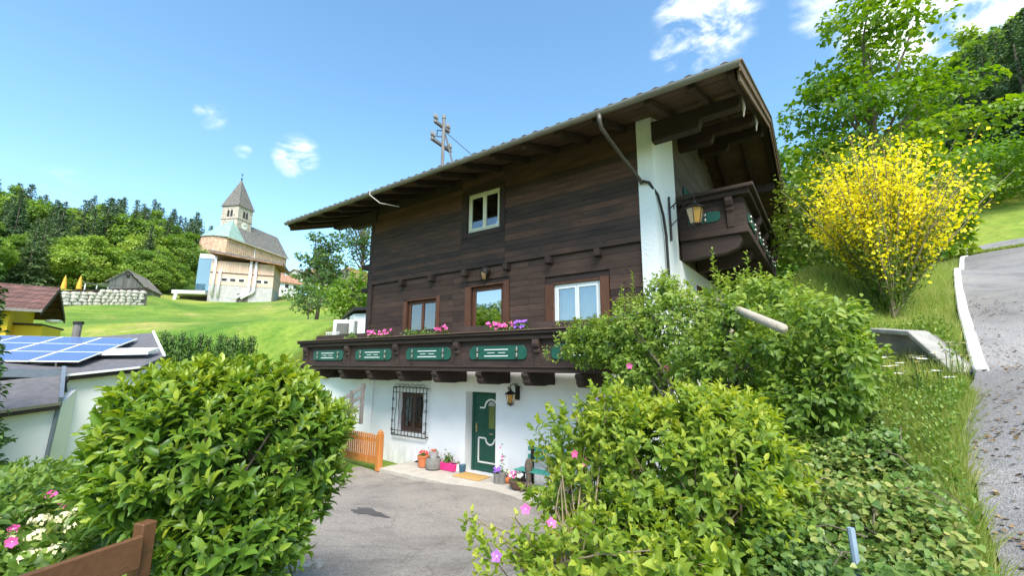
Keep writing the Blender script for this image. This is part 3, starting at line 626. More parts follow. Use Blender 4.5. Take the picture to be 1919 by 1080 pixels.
# balcony
BX0, BX1, BY = -6.55, 5.75, -1.2
bal = MB().box(BX0+.1, BX1-.1, BY+.08, -.0-.09, 2.67, 2.745).build('balcony_floor', m_beam, house)
MB().box(BX0, BX1, BY-.06, BY+.1, 2.66, 2.795).build('balcony_beam', m_beam, house, bevel=.015)
MB().box(BX0, BX1, BY-.09, BY-.061, 2.765, 2.80).build('balcony_beam_edge', m_beam, house, bevel=.008)
for i, (a, b) in enumerate([(2.80, 2.95), (2.953, 3.10), (3.103, 3.25), (3.253, 3.39)]): MB().box(BX0+.04, BX1-.04, BY-.005+.003*(i % 2), BY+.03, a, b).build('balustrade_board', m_beam, house)
MB().box(BX0-.06, BX1+.06, BY-.10, BY+.12, 3.39, 3.50).build('handrail_lower', m_beam, house, bevel=.015)
MB().box(BX0-.12, BX1+.1, BY-.17, BY+.18, 3.503, 3.585).build('handrail', m_beam, house, bevel=.02)
MB().box(BX0-.14, BX1+.12, BY-.2, BY+.2, 3.588, 3.612).build('handrail_cap', wood('rail_cap', [(.0, (.09,.055,.04)), (.5, (.15,.095,.07)), (1., (.22,.15,.11))], 'x', rnd=.1), house)
MB().box(BX0+.3, BX1, BY+.28, BY+.32, 3.50, 3.80).build('planter_board', m_beam, house); MB().box(BX0+.3, BX1, BY+.2, BY+.28, 3.44, 3.5).build('planter_floor', m_beam, house)
# left return of the balcony
mb = MB(); mb.box(BX0, BX0+.1, BY+.1, 6, 2.66, 2.795); mb.box(BX0+.02, BX0+.06, BY+.03, 6, 2.8, 3.39); mb.box(BX0-.12, BX0+.15, BY+.2, 6, 3.503, 3.585); mb.box(BX0+.1, XL, 0, 6, 2.67, 2.74); mb.build('balcony_return', m_beamy, house)
for i, cx in enumerate((-4.95, -2.62, -.31, 2.01, 4.33)):
    h, wz = .16, .84; cz = 3.11; c = .07
    pts = [(cx-wz, cz-h+c), (cx-wz+.03, cz-h+.03), (cx-wz+c+.02, cz-h), (cx+wz-c-.02, cz-h), (cx+wz-.03, cz-h+.03), (cx+wz, cz-h+c), (cx+wz, cz+h-c), (cx+wz-.05, cz+h-.05), (cx+wz-c-.03, cz+h), (cx-wz+c+.03, cz+h), (cx-wz+.05, cz+h-.05), (cx-wz, cz+h-c)]
    pn = MB().prism([(x, BY-.035, zz) for x, zz in pts], (0, .03, 0)).build('balcony_panel', m_green, house, bevel=.006)
    for dz, x0, x1 in ((.07, -.37, .33), (-.08, -.37, .33), (-.005, -.27, -.06), (-.005, .05, .25)):
        t = .010 if abs(dz) > .03 else .006; MB().box(cx+x0, cx+x1, BY-.042, BY-.0352, cz+dz-t, cz+dz+t).build('white_slot', m_white, pn)
    for dx in (-.58, .58):
        for dz in (-.075, .06):
            MB().lathe((0, 0, 0), [(.0, 0), (.034, .006), (.036, .03), (.022, .05), (.0, .055)], 12)
            k = MB(); k.lathe((0, 0, 0), [(.004, -.05), (.03, -.04), (.038, 0), (.026, .03), (.034, .045), (.004, .06)], 12); k.v = [(cx+dx+x, BY-.05+y*.8, cz+dz+zz*1.05) for x, y, zz in k.v]; k.build('turned_knob', m_silver, pn, smooth=True)
def console(x, name='console'):
    pr = [(BY-.006, 3.385), (BY-.15, 3.385), (BY-.16, 3.30), (BY-.14, 3.23), (BY-.09, 3.20), (BY-.075, 3.17), (BY-.10, 3.14), (BY-.095, 3.10), (BY-.055, 3.08), (BY-.04, 2.95), (BY-.035, 2.80), (BY-.006, 2.80)]
    MB().prism([(x-.075, y, zz) for y, zz in pr], (.15, 0, 0)).build(name, m_beam, house, bevel=.008)
for x in (-6.2, -3.82, -1.52, .78, 3.14, 5.45): console(x)
for x in [-5.6]+JX:
    pr = [(-.02, 2.655), (BY-.02, 2.655), (BY-.05, 2.60), (BY-.02, 2.55), (BY+.02, 2.52), (BY+.02, 2.44), (BY+.10, 2.37), (-.5, 2.345), (-.35, 2.36), (-.02, 2.36)]
    MB().prism([(x-.09, y, zz) for y, zz in pr], (.18, 0, 0)).build('balcony_bracket', m_beamy, house, bevel=.012)
# side balcony on the right
SX0, SX1, SY0, SY1 = 5.52, 7.02, 1.85, 8.8
for y in (1.98, 3.6, 5.2, 6.9, 8.5):
    pr = [(SX0, 5.94), (SX1-.12, 5.94), (SX1-.1, 5.78), (SX1-.2, 5.60), (SX1-.45, 5.52), (SX0+.35, 5.47), (SX0, 5.45)]
    MB().prism([(x, y-.11, zz) for x, zz in pr], (0, .22, 0)).build('side_bracket', m_beam, house, bevel=.012)
mb = MB().box(SX0, SX1, SY0+.03, SY1, 5.945, 6.02).build('side_balcony_floor', m_beamy, house)
mb = MB(); mb.box(SX0, SX1+.06, SY0-.06, SY0+.06, 5.95, 6.10); mb.box(SX1-.06, SX1+.06, SY0+.06, SY1, 5.95, 6.10); mb.build('side_balcony_beam', m_beamy, house, bevel=.012)
for i in range(5): MB().box(SX0, SX1-.03, SY0-.004, SY0+.026, 6.103+.153*i, 6.25+.153*i).build('side_balustrade_board', m_beam, house)
for i in range(5): MB().box(SX1-.03, SX1, SY0+.03, SY1, 6.103+.153*i, 6.25+.153*i).build('side_balustrade_board', m_beamy, house)
mb = MB(); mb.box(SX0, SX1+.16, SY0-.15, SY0+.12, 6.87, 6.99); mb.box(SX1-.12, SX1+.16, SY0+.12, SY1+.1, 6.87, 6.99); mb.build('side_rail_lower', m_beamy, house, bevel=.012)
mb = MB(); mb.box(SX0, SX1+.26, SY0-.25, SY0+.15, 6.993, 7.09); mb.box(SX1-.15, SX1+.26, SY0+.15, SY1+.15, 6.993, 7.09); mb.build('side_rail', m_beamy, house, bevel=.02)
pts = [(5.75, 6.33), (5.75, 6.60), (6.42, 6.60), (6.50, 6.55), (6.50, 6.40), (6.42, 6.33)]
sp = MB().prism([(x, SY0-.03, zz) for x, zz in pts], (0, .025, 0)).build('balcony_panel', m_green, house, bevel=.006)
for zz in (6.40, 6.53):
    k = MB(); k.lathe((0, 0, 0), [(.004, -.05), (.03, -.04), (.038, 0), (.026, .03), (.004, .06)], 12); k.v = [(6.15+x, SY0-.05+y*.8, zz+q) for x, y, q in k.v]; k.build('turned_knob', m_silver, sp, smooth=True)
for cy in (3.0, 4.7, 6.4, 8.1):
    sp = MB().box(SX1+.002, SX1+.03, cy-.6, cy+.6, 6.33, 6.60).build('balcony_panel', m_green, house, bevel=.01)
    for dy in (-.4, .4):
        for zz in (6.40, 6.53): k = MB(); k.lathe((SX1+.045, cy+dy, zz), [(.004, -.05), (.03, -.04), (.038, 0), (.026, .03), (.004, .06)], 12); k.build('turned_knob', m_silver, sp, smooth=True)
for y in (3.85, 5.55, 7.25, 8.7):
    pr = [(SX1+.002, 6.86), (SX1+.15, 6.86), (SX1+.17, 6.76), (SX1+.13, 6.66), (SX1+.07, 6.62), (SX1+.11, 6.55), (SX1+.06, 6.48), (SX1+.04, 6.12), (SX1+.002, 6.12)]
    MB().prism([(x, y-.07, zz) for x, zz in pr], (0, .14, 0)).build('console', m_beamy, house, bevel=.008)
pr = [(SY0-.006, 6.86), (SY0-.16, 6.86), (SY0-.18, 6.76), (SY0-.14, 6.66), (SY0-.07, 6.62), (SY0-.11, 6.55), (SY0-.06, 6.48), (SY0-.04, 6.12), (SY0-.006, 6.12)]
for x in (6.72,): MB().prism([(x-.08, y, zz) for y, zz in pr], (.16, 0, 0)).build('console', m_beam, house, bevel=.008)
# small balcony seen past the left wall
mb = MB(); mb.box(-6.1, XL, .9, 1.0, 5.75, 6.45); mb.box(-6.3, XL, .75, 1.15, 6.5, 6.68); mb.box(-6.3, XL, .8, 1.1, 5.6, 5.75); mb.box(-6.1, -6.0, 1.0, 5, 5.75, 6.45); mb.box(-6.3, -5.9, 1.15, 5, 6.5, 6.68); mb.box(-6.1, XL, 1.0, 5, 5.6, 5.7); mb.build('left_balcony', m_beam, house, bevel=.01)
MB().prism([(-5.6, .88, 5.6), (-5.3, .88, 5.2), (XL, .88, 5.1), (XL, .88, 5.6)], (0, .2, 0)).build('left_bracket', m_beam, house); MB().lathe((-5.5, .88, 6.1), [(.16, -.16), (.16, .16)], 4).build('balcony_panel', m_green, house)
# roof
EY, EX0, EX1 = -1.72, -7.35, 7.57
ez = roofz(EY)
def rp(x, y, d=0): return np.array([x, y, roofz(y)+d])
for s, (ya, yb) in enumerate(((EY, RY), (RY, 2*RY-EY))):
    nx = 150
    mb = MB(); mb.grid(lambda u, v: rp(EX0+(EX1-EX0)*u, ya+(.34 if s == 0 else 0)+(yb-ya-(.34 if s == 0 else 0))*v, .055+.028*math.sin(u*(EX1-EX0)/.30*2*math.pi)), 50*6, 1); mb.build('tile_field', m_tile, house, smooth=True)
ntile = 50
tm = MB(); tw = (EX1-EX0)/ntile
tm.grid(lambda u, v: (tw*u, -.10+.48*v, SL*(-.10+.48*v)+.062+.03*math.sin(u*2*math.pi)), 8, 1); tm.grid(lambda u, v: (tw*u, -.10, -.10*SL+.062+.03*math.sin(u*2*math.pi)-.03*v), 8, 1)
tme = bpy.data.meshes.new('roof_tile'); tme.from_pydata(tm.v, [], tm.f); tme.update(); tme.materials.append(m_tile); tme.polygons.foreach_set('use_smooth', [True]*len(tme.polygons))
for i in range(ntile):
    o = link('roof_tile', tme, None, house); o.location = (EX0+tw*i, EY, ez+random.uniform(-.004, .006)); o.rotation_euler = (random.uniform(-.012, .012), 0, 0)
# deck boards seen from below
yy = EY+.02; i = 0; dn = math.sqrt(1+SL*SL)
while yy < RY-.02:
    y2 = min(yy+.16, RY)
    for a, b in (((EX0+.05, EX1-.05),) if yy < .3 else ((EX0+.05, XL-.05), (5.3, EX1-.05))):
        MB().prism([rp(a, yy+.004, -.0), rp(a, y2-.004, -.0), rp(a, y2-.004, -.03), rp(a, yy+.004, -.03)], (b-a, 0, 0)).build('deck_board', m_soffit, house)
    yy = y2
MB().prism([rp(EX0+.05, RY+.01), rp(EX0+.05, 2*RY-EY-.03), rp(EX0+.05, 2*RY-EY-.03, -.03), rp(EX0+.05, RY+.01, -.03)], (EX1-EX0-.1, 0, 0)).build('rear_deck', m_soffit, house)
for x in list(np.arange(EX0+.25, 5.3, .92))+[5.95, 6.75, EX1-.16]:
    far = RY if (x > 5.5 or x < XL) else .3
    MB().prism([rp(x-.065, EY+.06, -.035), rp(x-.065, far, -.035), rp(x-.065, far, -.20), rp(x-.065, EY+.16, -.20), rp(x-.065, EY+.06, -.14)], (.13, 0, 0)).build('rafter', m_beamy, house, bevel=.008)
    if x > 5.5 or x < XL: MB().prism([rp(x-.065, RY+.01, -.035), rp(x-.065, 2*RY-EY-.1, -.035), rp(x-.065, 2*RY-EY-.1, -.2), rp(x-.065, RY+.01, -.2)], (.13, 0, 0)).build('rafter', m_beamy, house)
def purlin(y, z1, h=.3):
    for x0, xe, sg in ((5.53 if y < 1 else 5.1, EX1-.22, 1), (XL+.3, EX0+.3, -1)):
        L = abs(xe-x0); st = [(0, -h*1.75), (L*.52, -h*1.75), (L*.55, -h*1.65), (L*.58, -h*1.0), (L*.97, -h*.98), (L, -h*.85), (L, 0), (0, 0)]
        MB().prism([(x0+sg*a, y-.12, z1+b) for a, b in st], (0, .24, 0)).build('purlin', m_beam, house, bevel=.012)
for y in (-.02, 2.5, RY, 7.7, 10.2): purlin(y, roofz(y)-.21, .27)
for x, y in ((EX1-.26, .02), (EX1-.26, 2.54)):   # pale carved drops at the purlin ends
    MB().tube([(x+.06, y, roofz(y)-.2), (x+.09, y, roofz(y)-.45), (x+.07, y, roofz(y)-.66)], [.03, .035, .012], 7).build('carved_drop', m_log, house)
for s in (1, -1):     # barge boards
    for xe in (EX1, EX0):
        e = .0 if xe == EX1 else -.0; yA, yB_ = (EY-.02, RY) if s == 1 else (RY, 2*RY-EY+.02)
        MB().prism([rp(xe-.02, yA, .05), rp(xe-.02, yB_, .05), rp(xe-.02, yB_, -.14), rp(xe-.02, yA, -.14)], (.04, 0, 0)).build('barge_board', m_barge, house)
        MB().prism([rp(xe-.055, yA+.05, -.10), rp(xe-.055, yB_, -.10), rp(xe-.055, yB_, -.30), rp(xe-.055, yA+.12, -.30)], (.034, 0, 0)).build('barge_board', m_barge, house)
        MB().prism([rp(xe-.05, yA, .052), rp(xe-.05, yB_, .052), rp(xe-.05, yB_, .085), rp(xe-.05, yA, .085)], (.1, 0, 0)).build('verge_flashing', m_gutter, house)
g = MB(); prof = [(math.cos(a)*.085, math.sin(a)*.085) for a in np.linspace(math.pi, 2*math.pi, 9)]+[(.097, .012), (.097, -.01)]+[(math.cos(a)*.078, math.sin(a)*.078) for a in np.linspace(2*math.pi, math.pi, 9)]
g.prism([(EX0-.02, EY-.1+a, ez-.03+b) for a, b in prof], (EX1-EX0+.03, 0, 0)); gut = g.build('gutter', m_gutter, house, smooth=False)
for x in np.arange(EX0+.6, EX1, 2.3): MB().prism([(x, EY-.1+a*1.06, ez-.03+b*1.06) for a, b in prof], (.035, 0, 0)).build('gutter_joint', m_gutter, gut)
MB().tube([(5.02, EY-.1, ez-.09), (5.02, EY-.1, ez-.24), (5.02, EY-.02, ez-.36), (5.12, -.9, ez-.68), (5.25, -.24, ez-.98), (5.27, -.16, ez-1.06)], [.065, .045, .042, .042, .042, .04], 10).build('downspout', simple('brown_pipe', (.10, .085, .07), .5, .3), house, smooth=True)
MB().tube([(5.27, -.18, ez-1.0), (5.42, -.14, ez-1.06), (5.57, -.02, ez-1.35), (5.585, .25, ez-1.75), (5.585, .4, ez-2.2), (5.585, .42, ez-3.2), (5.59, .5, ez-3.9)], .032, 8).build('downspout', m_iron, house, smooth=True)
MB().tube([(-2.35, EY-.16, ez+.05), (-2.3, EY-.20, ez-.15), (-2.0, EY-.05, ez-.42), (-1.6, EY+.35, ez-.5)], .016, 6).build('loose_cable', simple('pale_cable', (.4, .37, .33), .5), house, smooth=True)

# carved mask above the balcony door
t = thing('carved_mask', (.71, -.09, 5.33), 'small carved wooden animal mask above the balcony door', 'mask')
k = MB(); k.lathe((.71, -.16, 5.34), [(.01, -.17), (.05, -.14), (.075, -.06), (.11, .03), (.10, .10), (.05, .14), (.01, .15)], 10); k.build('face', simple('mask_gold', (.32, .20, .09), .6, noise=.6, nscale=20), t, smooth=True)
k = MB(); k.tube([(.56, -.13, 5.36), (.58, -.15, 5.47), (.66, -.17, 5.51), (.71, -.18, 5.52), (.76, -.17, 5.51), (.84, -.15, 5.47), (.86, -.13, 5.36)], .028, 6); k.lathe((.71, -.13, 5.34), [(.0, -.2), (.07, -.1), (.15, .05), (.12, .16), (0, .17)], 10); k.build('mane', m_iron, t, smooth=True)
for sx in (-.035, .035): MB().lathe((.71+sx, -.255, 5.37), [(.0, -.015), (.014, 0), (0, .015)], 6).build('eye', m_iron, t)

# lanterns
def lantern_body(t, c, s, n=6, cage=True):
    c = np.array(c, float)
    def ringpts(r, z): return [c+s*np.array([r*math.cos(2*math.pi*(k+.5)/n), r*math.sin(2*math.pi*(k+.5)/n), z]) for k in range(n)]
    top, bot = ringpts(.20, .0), ringpts(.12, -.36)
    for k in range(n):
        q = MB(); a, b, d, e = top[k], top[(k+1) % n], bot[(k+1) % n], bot[k]; q.add([a, b, d, e], [(0, 1, 2, 3)]); q.build('glass_pane', m_amber, t)
        MB().tube([a, e], .011*s, 5).build('glazing_bar', m_iron, t)
    rf = MB(); rf.lathe(c, [(.25*s, 0), (.23*s, .03*s), (.10*s, .12*s), (.05*s, .15*s), (.045*s, .19*s), (.02*s, .22*s)], n*2); rf.build('lamp_roof', m_iron, t)
    fl = MB(); fl.lathe(c+np.array([0, 0, -.36*s]), [(.13*s, .0), (.14*s, -.02*s), (.08*s, -.05*s), (.03*s, -.07*s), (.02*s, -.12*s), (.0, -.13*s)], n*2); fl.build('lamp_base', m_iron, t)
    for k in range(n):
        a = 2*math.pi*(k+.5)/n; o = c+s*np.array([.13*math.cos(a), .13*math.sin(a), -.40]); 
        MB().tube([o+s*.045*np.array([math.cos(a)*math.cos(w), math.sin(a)*math.cos(w), math.sin(w)]) for w in np.linspace(0, 5.2, 12)], .008*s, 5).build('scroll', m_iron, t)
def scroll(t, c, r, a0, turns, ux, uz, th=.014):
    c = np.array(c, float); MB().tube([c+r*(1-.75*q)*(math.cos(a0+q*turns*6.283)*np.array(ux)+math.sin(a0+q*turns*6.283)*np.array(uz)) for q in np.linspace(0, 1, 24)], th, 5).build('scroll', m_iron, t)
lt = thing('wall_lantern', (5.53, .9, 6.3), 'amber lantern on a scrolled iron arm at the white corner pillar', 'lantern')
lantern_body(lt, (6.12, .9, 6.42), .98)
MB().tube([(5.56, .9, 5.75), (5.56, .9, 6.85)], .026, 6).build('back_bar', m_iron, lt)
MB().tube([(5.56, .9, 6.55), (5.75, .9, 6.70), (6.0, .9, 6.72), (6.12, .9, 6.74), (6.12, .9, 6.62)], .016, 6).build('arm', m_iron, lt, smooth=True)
MB().tube([(5.56, .9, 6.1), (5.72, .9, 6.25), (5.85, .9, 6.5), (6.0, .9, 6.7)], .013, 6).build('arm_brace', m_iron, lt, smooth=True)
for c, r, a0 in (((5.47, .86, 6.68), .10, 0), ((5.45, .84, 6.5), .08, 2), ((5.44, .84, 6.3), .09, 1), ((5.46, .86, 6.1), .07, 3), ((5.66, .9, 6.58), .07, 2)): scroll(lt, c, r, a0, 1.3, (.3, -.95, 0), (0, 0, 1))
MB().tube([(5.5, .8, 6.9), (5.49, .78, 6.75), (5.44, .74, 6.5), (5.46, .76, 6.2), (5.5, .8, 5.95)], .011, 5).build('back_scroll', m_iron, lt, smooth=True)
lt = thing('wall_lantern', (1.71, -.03, 2.1), 'ornate amber glass lantern on the wall beside the green front door', 'lantern')
lantern_body(lt, (1.71, -.25, 2.10), .62)
MB().tube([(1.74, -.02, 2.0), (1.76, -.05, 2.25), (1.74, -.16, 2.36), (1.71, -.25, 2.33), (1.71, -.25, 2.22)], .014, 6).build('arm', m_iron, lt, smooth=True)
MB().box(1.69, 1.83, -.035, 0, 1.95, 2.3).build('back_plate', m_iron, lt, bevel=.01)
for c, r, a0 in (((1.80, -.08, 2.22), .07, 0), ((1.82, -.08, 2.1), .06, 2), ((1.78, -.1, 2.32), .06, 4), ((1.62, -.2, 2.24), .05, 1)): scroll(lt, c, r, a0, 1.3, (.9, -.3, 0), (0, 0, 1), .011)

# power mast on the roof
mx, my = -1.35, .08; mz = roofz(my)
t = thing('roof_mast', (mx, my, mz), 'old grey power mast with two crossarms on the roof', 'mast')
MB().tube([(mx, my, mz-.05), (mx, my, mz+2.38)], .055, 8).build('pole', m_gutter, t); MB().lathe((mx, my, mz+.42), [(.10, 0), (.12, .12), (.08, .2)], 10).build('collar', m_gutter, t)
ua = unit(np.array([-.12, 1, 0]))
for zz, L in ((2.12, .40), (1.45, .52)):
    c = np.array([mx-.08, my, mz+zz]); MB().bar(c-ua*L, c+ua*L, .10, .10).build('crossarm', m_gutter, t, bevel=.01)
    for s_ in (-.95, -.72, .72, .95): MB().lathe(c+ua*L*s_+np.array([0, 0, .05]), [(.02, 0), (.02, .05), (.05, .07), (.055, .11), (.035, .13), (.045, .17), (.02, .22)], 8).build('insulator', m_greypot, t, smooth=True)
MB().lathe((mx, my, mz+2.38), [(.07, 0), (.06, .06), (.05, .12), (.01, .17)], 8).build('cap', m_gutter, t)
MB().tube([(mx+.02, my+.06, mz+1.85), (mx+.16, my+.6, roofz(my+.6))], .03, 6).build('strut', m_gutter, t); MB().tube([(mx+.05, my, mz+1.9), (mx+1.45, my+.9, roofz(my+.9)+.05)], .012, 5).build('guy_wire', m_iron, t)
MB().tube([(mx-.02, my, mz+1.95), (mx-.2, my-.1, mz+1.97), (mx-.2, my-.1, mz+1.75), (mx-.02, my, mz+1.73)], .02, 5).build('bracket', m_iron, t)

# ------------------------------------------------------------------ porch, gate and pots
slabx = [-2.1, -.95, .2, 1.35, 2.5, 3.65, 4.6]
for a, b in zip(slabx, slabx[1:]):
    for c, d in ((-1.17, -.6), (-.59, -.005)):
        MB().box(a+.006, b-.006, c, d, -.12, -.004+random.uniform(-.004, .003)).build('porch_slab', m_slab, None, bevel=.008)
for o in [o for o in COL.objects if o.name.startswith('porch_slab')]: tag(o, 'pale stone paving slab of the porch along the white wall', 'paving slab', 'porch paving slabs')
tag(MB().box(.12, 1.0, -.62, -.08, -.001, .014).build('door_mat', m_mat, bevel=.005), 'tan coir doormat in front of the green door', 'doormat')
MB().prism([(-1.7, -.02, 0), (-1.1, -.02, .22), (-.8, -.02, .22), (-.75, -.02, 0)], (0, -.05, 0))
tag(MB().prism([(-2.0, -.012, -.03), (-1.35, -.012, .25), (-.95, -.012, .27), (-.7, -.012, -.03)], (0, -.06, 0)).build('cellar_ramp_board', m_beam), 'dark board leaning on the wall behind the pots', 'board')
gt = thing('picket_gate', (-3.0, -1.12, 0), 'orange wooden picket gate at the corner of the house', 'gate')
GA = np.array([-2.16, -1.14]); GB = np.array([-3.95, -1.10]); gd = unit(GB-GA)
k = MB(); k.box(GA[0]-.08, GA[0]+.08, GA[1]-.08, GA[1]+.08, -.1, .92); k.lathe((GA[0], GA[1], .92), [(.08, 0), (.072, .04), (.045, .07), (.0, .08)], 12); k.build('gate_post', m_orange, gt, bevel=.02)
n = 17
for i in range(n):
    p = GA+gd*(.14+i*.103); top = .86+.02*math.sin(i/(n-1)*math.pi); MB().box(p[0]-.038, p[0]+.038, p[1]-.035, p[1]-.013, .06, top).build('picket', m_orange, gt, bevel=.01)
for zz in (.22, .70): MB().box(GB[0], GA[0]-.085, GA[1]-.012, GA[1]+.02, zz-.045, zz+.045).build('gate_rail', m_orange, gt)

def flowers(t, c, n, spread, hgtr, petal, leafm, size=.035, nl=60, ls_=.05, name='blossom', z0=0):
    c = np.array(c, float); L = LS(); p = c+rng.normal(size=(nl, 3))*np.array([spread[0], spread[1], hgtr])*.55; p[:, 2] = c[2]+np.abs(p[:, 2]-c[2])*.9
    L.add(p, rng.normal(size=(nl, 3))+np.array([0, 0, .4]), rng.normal(size=(nl, 3))*.5+np.array([0, -.3, 1]), np.full(nl, ls_)*rng.uniform(.7, 1.3, nl), np.full(nl, ls_*.75), rng.uniform(.2, .9, nl))
    leaf_object(t, L, LEAF8, leafm)
    for i in range(n):
        q = c+np.array([rng.uniform(-1, 1)*spread[0], rng.uniform(-1, .6)*spread[1], hgtr*rng.uniform(.55, 1.25)]); mb = MB(); pt = petal if not isinstance(petal, list) else random.choice(petal)
        ax = unit(np.array([rng.normal()*.5+.2, -.7+rng.normal()*.4, .7])); a = unit(np.cross(ax, [0.3, .1, 1])); b = np.cross(ax, a)
        for w in range(6):
            an = w*6.283/6; r1 = a*math.cos(an)+b*math.sin(an); r2 = a*math.cos(an+.5)+b*math.sin(an+.5); r3 = a*math.cos(an-.5)+b*math.sin(an-.5)
            mb.add([q, q+size*(r3*.8+ax*.25), q+size*(r1*1.15+ax*.1), q+size*(r2*.8+ax*.25)], [(0, 1, 2, 3)])
        mb.build(name, pt, t)
m_lf_ger = leafmat('geranium_leaf', (.05, .12, .02), (.10, .20, .035), (.20, .30, .06))
for i, (px, py, pet, lab) in enumerate(((657, 634, None, 'pale green trailing plant at the end of the balcony planter'), (697, 629, m_petal_pink, 'small magenta petunias on the balcony rail near the left corner'), (722, 627, m_petal_pink, 'bright magenta petunias between the corner and the first window'),
        (770, 622, None, 'pale green bushy plant below the first balcony window'), (795, 621, None, 'dark green plant beside the first balcony window'), (828, 618, m_petal_pink, 'cerise geranium between two balcony windows'), (930, 611, m_petal_pink, 'rose pink geranium below the balcony door'), (948, 607, m_petal_pink, 'pink geranium between the balcony door and the purple petunias'), (972, 606, m_petal_purple, 'purple petunias on the balcony rail'))):
    p = onY(px, py, BY+.12); t = thing('balcony_flowers', (p[0], BY+.12, 3.50), lab, 'flowers', 'flowers in the balcony planter')
    flowers(t, (p[0], BY+.12, 3.56), 18 if pet else 0, (.24, .08), .22, pet, m_lf_ger, .045, 150, .065)
def pot(name, px, py, lab, cat, prof, mat, y=None, fl=None):
    p = onZ(px, py, 0.); t = thing(name, (p[0], min(p[1], -.1), 0), lab, cat); c = (p[0], min(p[1], -.14), 0); MB().lathe(c, prof, 18).build('pot', mat, t, smooth=False, bevel=.004)
    if fl: flowers(t, (c[0], c[1], prof[-1][1]-.02), fl[0], (fl[1], fl[1]), fl[2], fl[3], m_lf_ger, .035, fl[4], .05)
    return t
pot('terracotta_pot', 793, 876, 'terracotta pot with red begonias under the grilled window', 'flower pot', [(.10, 0), (.135, .02), (.165, .26), (.18, .27), (.18, .31), (.15, .31)], m_terracotta, fl=(16, .12, .12, m_petal_red, 70))
t = pot('metal_pot', 812, 880, 'two grey metal pots stacked beside the terracotta pot', 'flower pot', [(.17, 0), (.21, .03), (.22, .16), (.2, .27), (.17, .28)], m_greypot)
c = wloc(t); MB().lathe(c+np.array([0, .0, .28]), [(.10, 0), (.14, .17), (.15, .18), (.12, .18)], 16).build('upper_pot', m_concrete, t); flowers(t, c+np.array([0, 0, .44]), 6, (.06, .06), .06, m_petal_red, m_lf_ger, .03, 30, .04)
p = onZ(838, 883, 0.); t = thing('pink_planter', (p[0], -.22, 0), 'bright pink plastic planter with a leafy plant by the door', 'planter')
k = MB(); q = [(-.30, -.10), (.30, -.10), (.30, .10), (-.30, .10)]; k.add([(p[0]+a*.86, -.22+b*.8, 0) for a, b in q]+[(p[0]+a, -.22+b, .2) for a, b in q], [(0, 3, 2, 1), (0, 1, 5, 4), (1, 2, 6, 5), (2, 3, 7, 6), (3, 0, 4, 7), (4, 5, 6, 7)]); k.build('box', m_pink, t, bevel=.015)
flowers(t, (p[0]-.05, -.22, .2), 0, (.18, .06), .22, None, m_lf_ger, .03, 110, .07)
pot('white_cup', 851, 884, 'small white pot next to the pink planter', 'pot', [(.07, 0), (.085, .2), (.075, .2)], m_white); pot('white_cup', 859, 884, 'white pot with a seedling beside the blue pot', 'pot', [(.07, 0), (.09, .19), (.08, .19)], m_white, fl=(0, .04, .08, None, 14))
pot('blue_pot', 868, 885, 'dark blue pot at the foot of the door reveal', 'pot', [(.075, 0), (.10, .19), (.09, .19)], m_blue)
pot('grey_can', 932, 906, 'grey tin can with violet flowers right of the doormat', 'pot', [(.085, 0), (.095, .22), (.085, .22)], m_greypot, fl=(8, .08, .12, m_petal_purple, 40)); pot('grey_can', 941, 907, 'tall grey can with thin stems right of the doormat', 'pot', [(.085, 0), (.095, .26), (.085, .26)], m_greypot, fl=(3, .05, .5, m_petal_pink, 40))
pot('clay_bowl', 951, 906, 'small round clay pot with yellow and pink flowers', 'pot', [(.06, 0), (.1, .06), (.1, .13), (.08, .14)], m_terracotta, fl=(6, .09, .15, [m_petal_cream, m_petal_pink], 60))
pot('wicker_basket', 973, 917, 'brown wicker basket filled with white flowers', 'basket', [(.15, 0), (.20, .05), (.24, .17), (.25, .19), (.2, .19)], m_wicker, fl=(26, .2, .16, [m_petal_white, m_petal_white, m_petal_pink], 110))
t = thing('wooden_figure', (onZ(992, 922, 0)[0], -.62, 0), 'dark carved wooden figure standing on roots next to the bench', 'figure'); c = wloc(t)
MB().lathe(c, [(.07, .1), (.06, .3), (.08, .45), (.10, .55), (.075, .66), (.03, .72)], 9).build('body', m_bark, t, smooth=True)
for k_ in range(5): a = k_*1.3; MB().tube([c+np.array([0, 0, .25]), c+np.array([.1*math.cos(a), .1*math.sin(a), .1]), c+np.array([.22*math.cos(a), .2*math.sin(a), -.02])], [.04, .03, .015], 6).build('root', m_bark, t)
bt = thing('garden_bench', (2.9, -.4, 0), 'green painted bench against the white wall', 'bench')
m_bench = simple('turquoise_bench', (.05, .28, .22), .5, noise=.12)
for y in (-.62, -.50, -.38): MB().box(2.12, 3.6, y-.05, y+.05, .42, .45).build('seat_slat', m_bench, bt, bevel=.006)
for zz in (.62, .80): MB().box(2.2, 3.6, -.2, -.165, zz, zz+.1).build('back_slat', m_bench, bt, bevel=.006)
for x in (2.35, 3.35):
    MB().box(x-.03, x+.03, -.64, -.58, 0, .42).build('leg', m_iron, bt); MB().box(x-.03, x+.03, -.26, -.2, 0, .92).build('leg', m_iron, bt); MB().box(x-.028, x+.028, -.58, -.26, .36, .418).build('leg_rail', m_iron, bt)

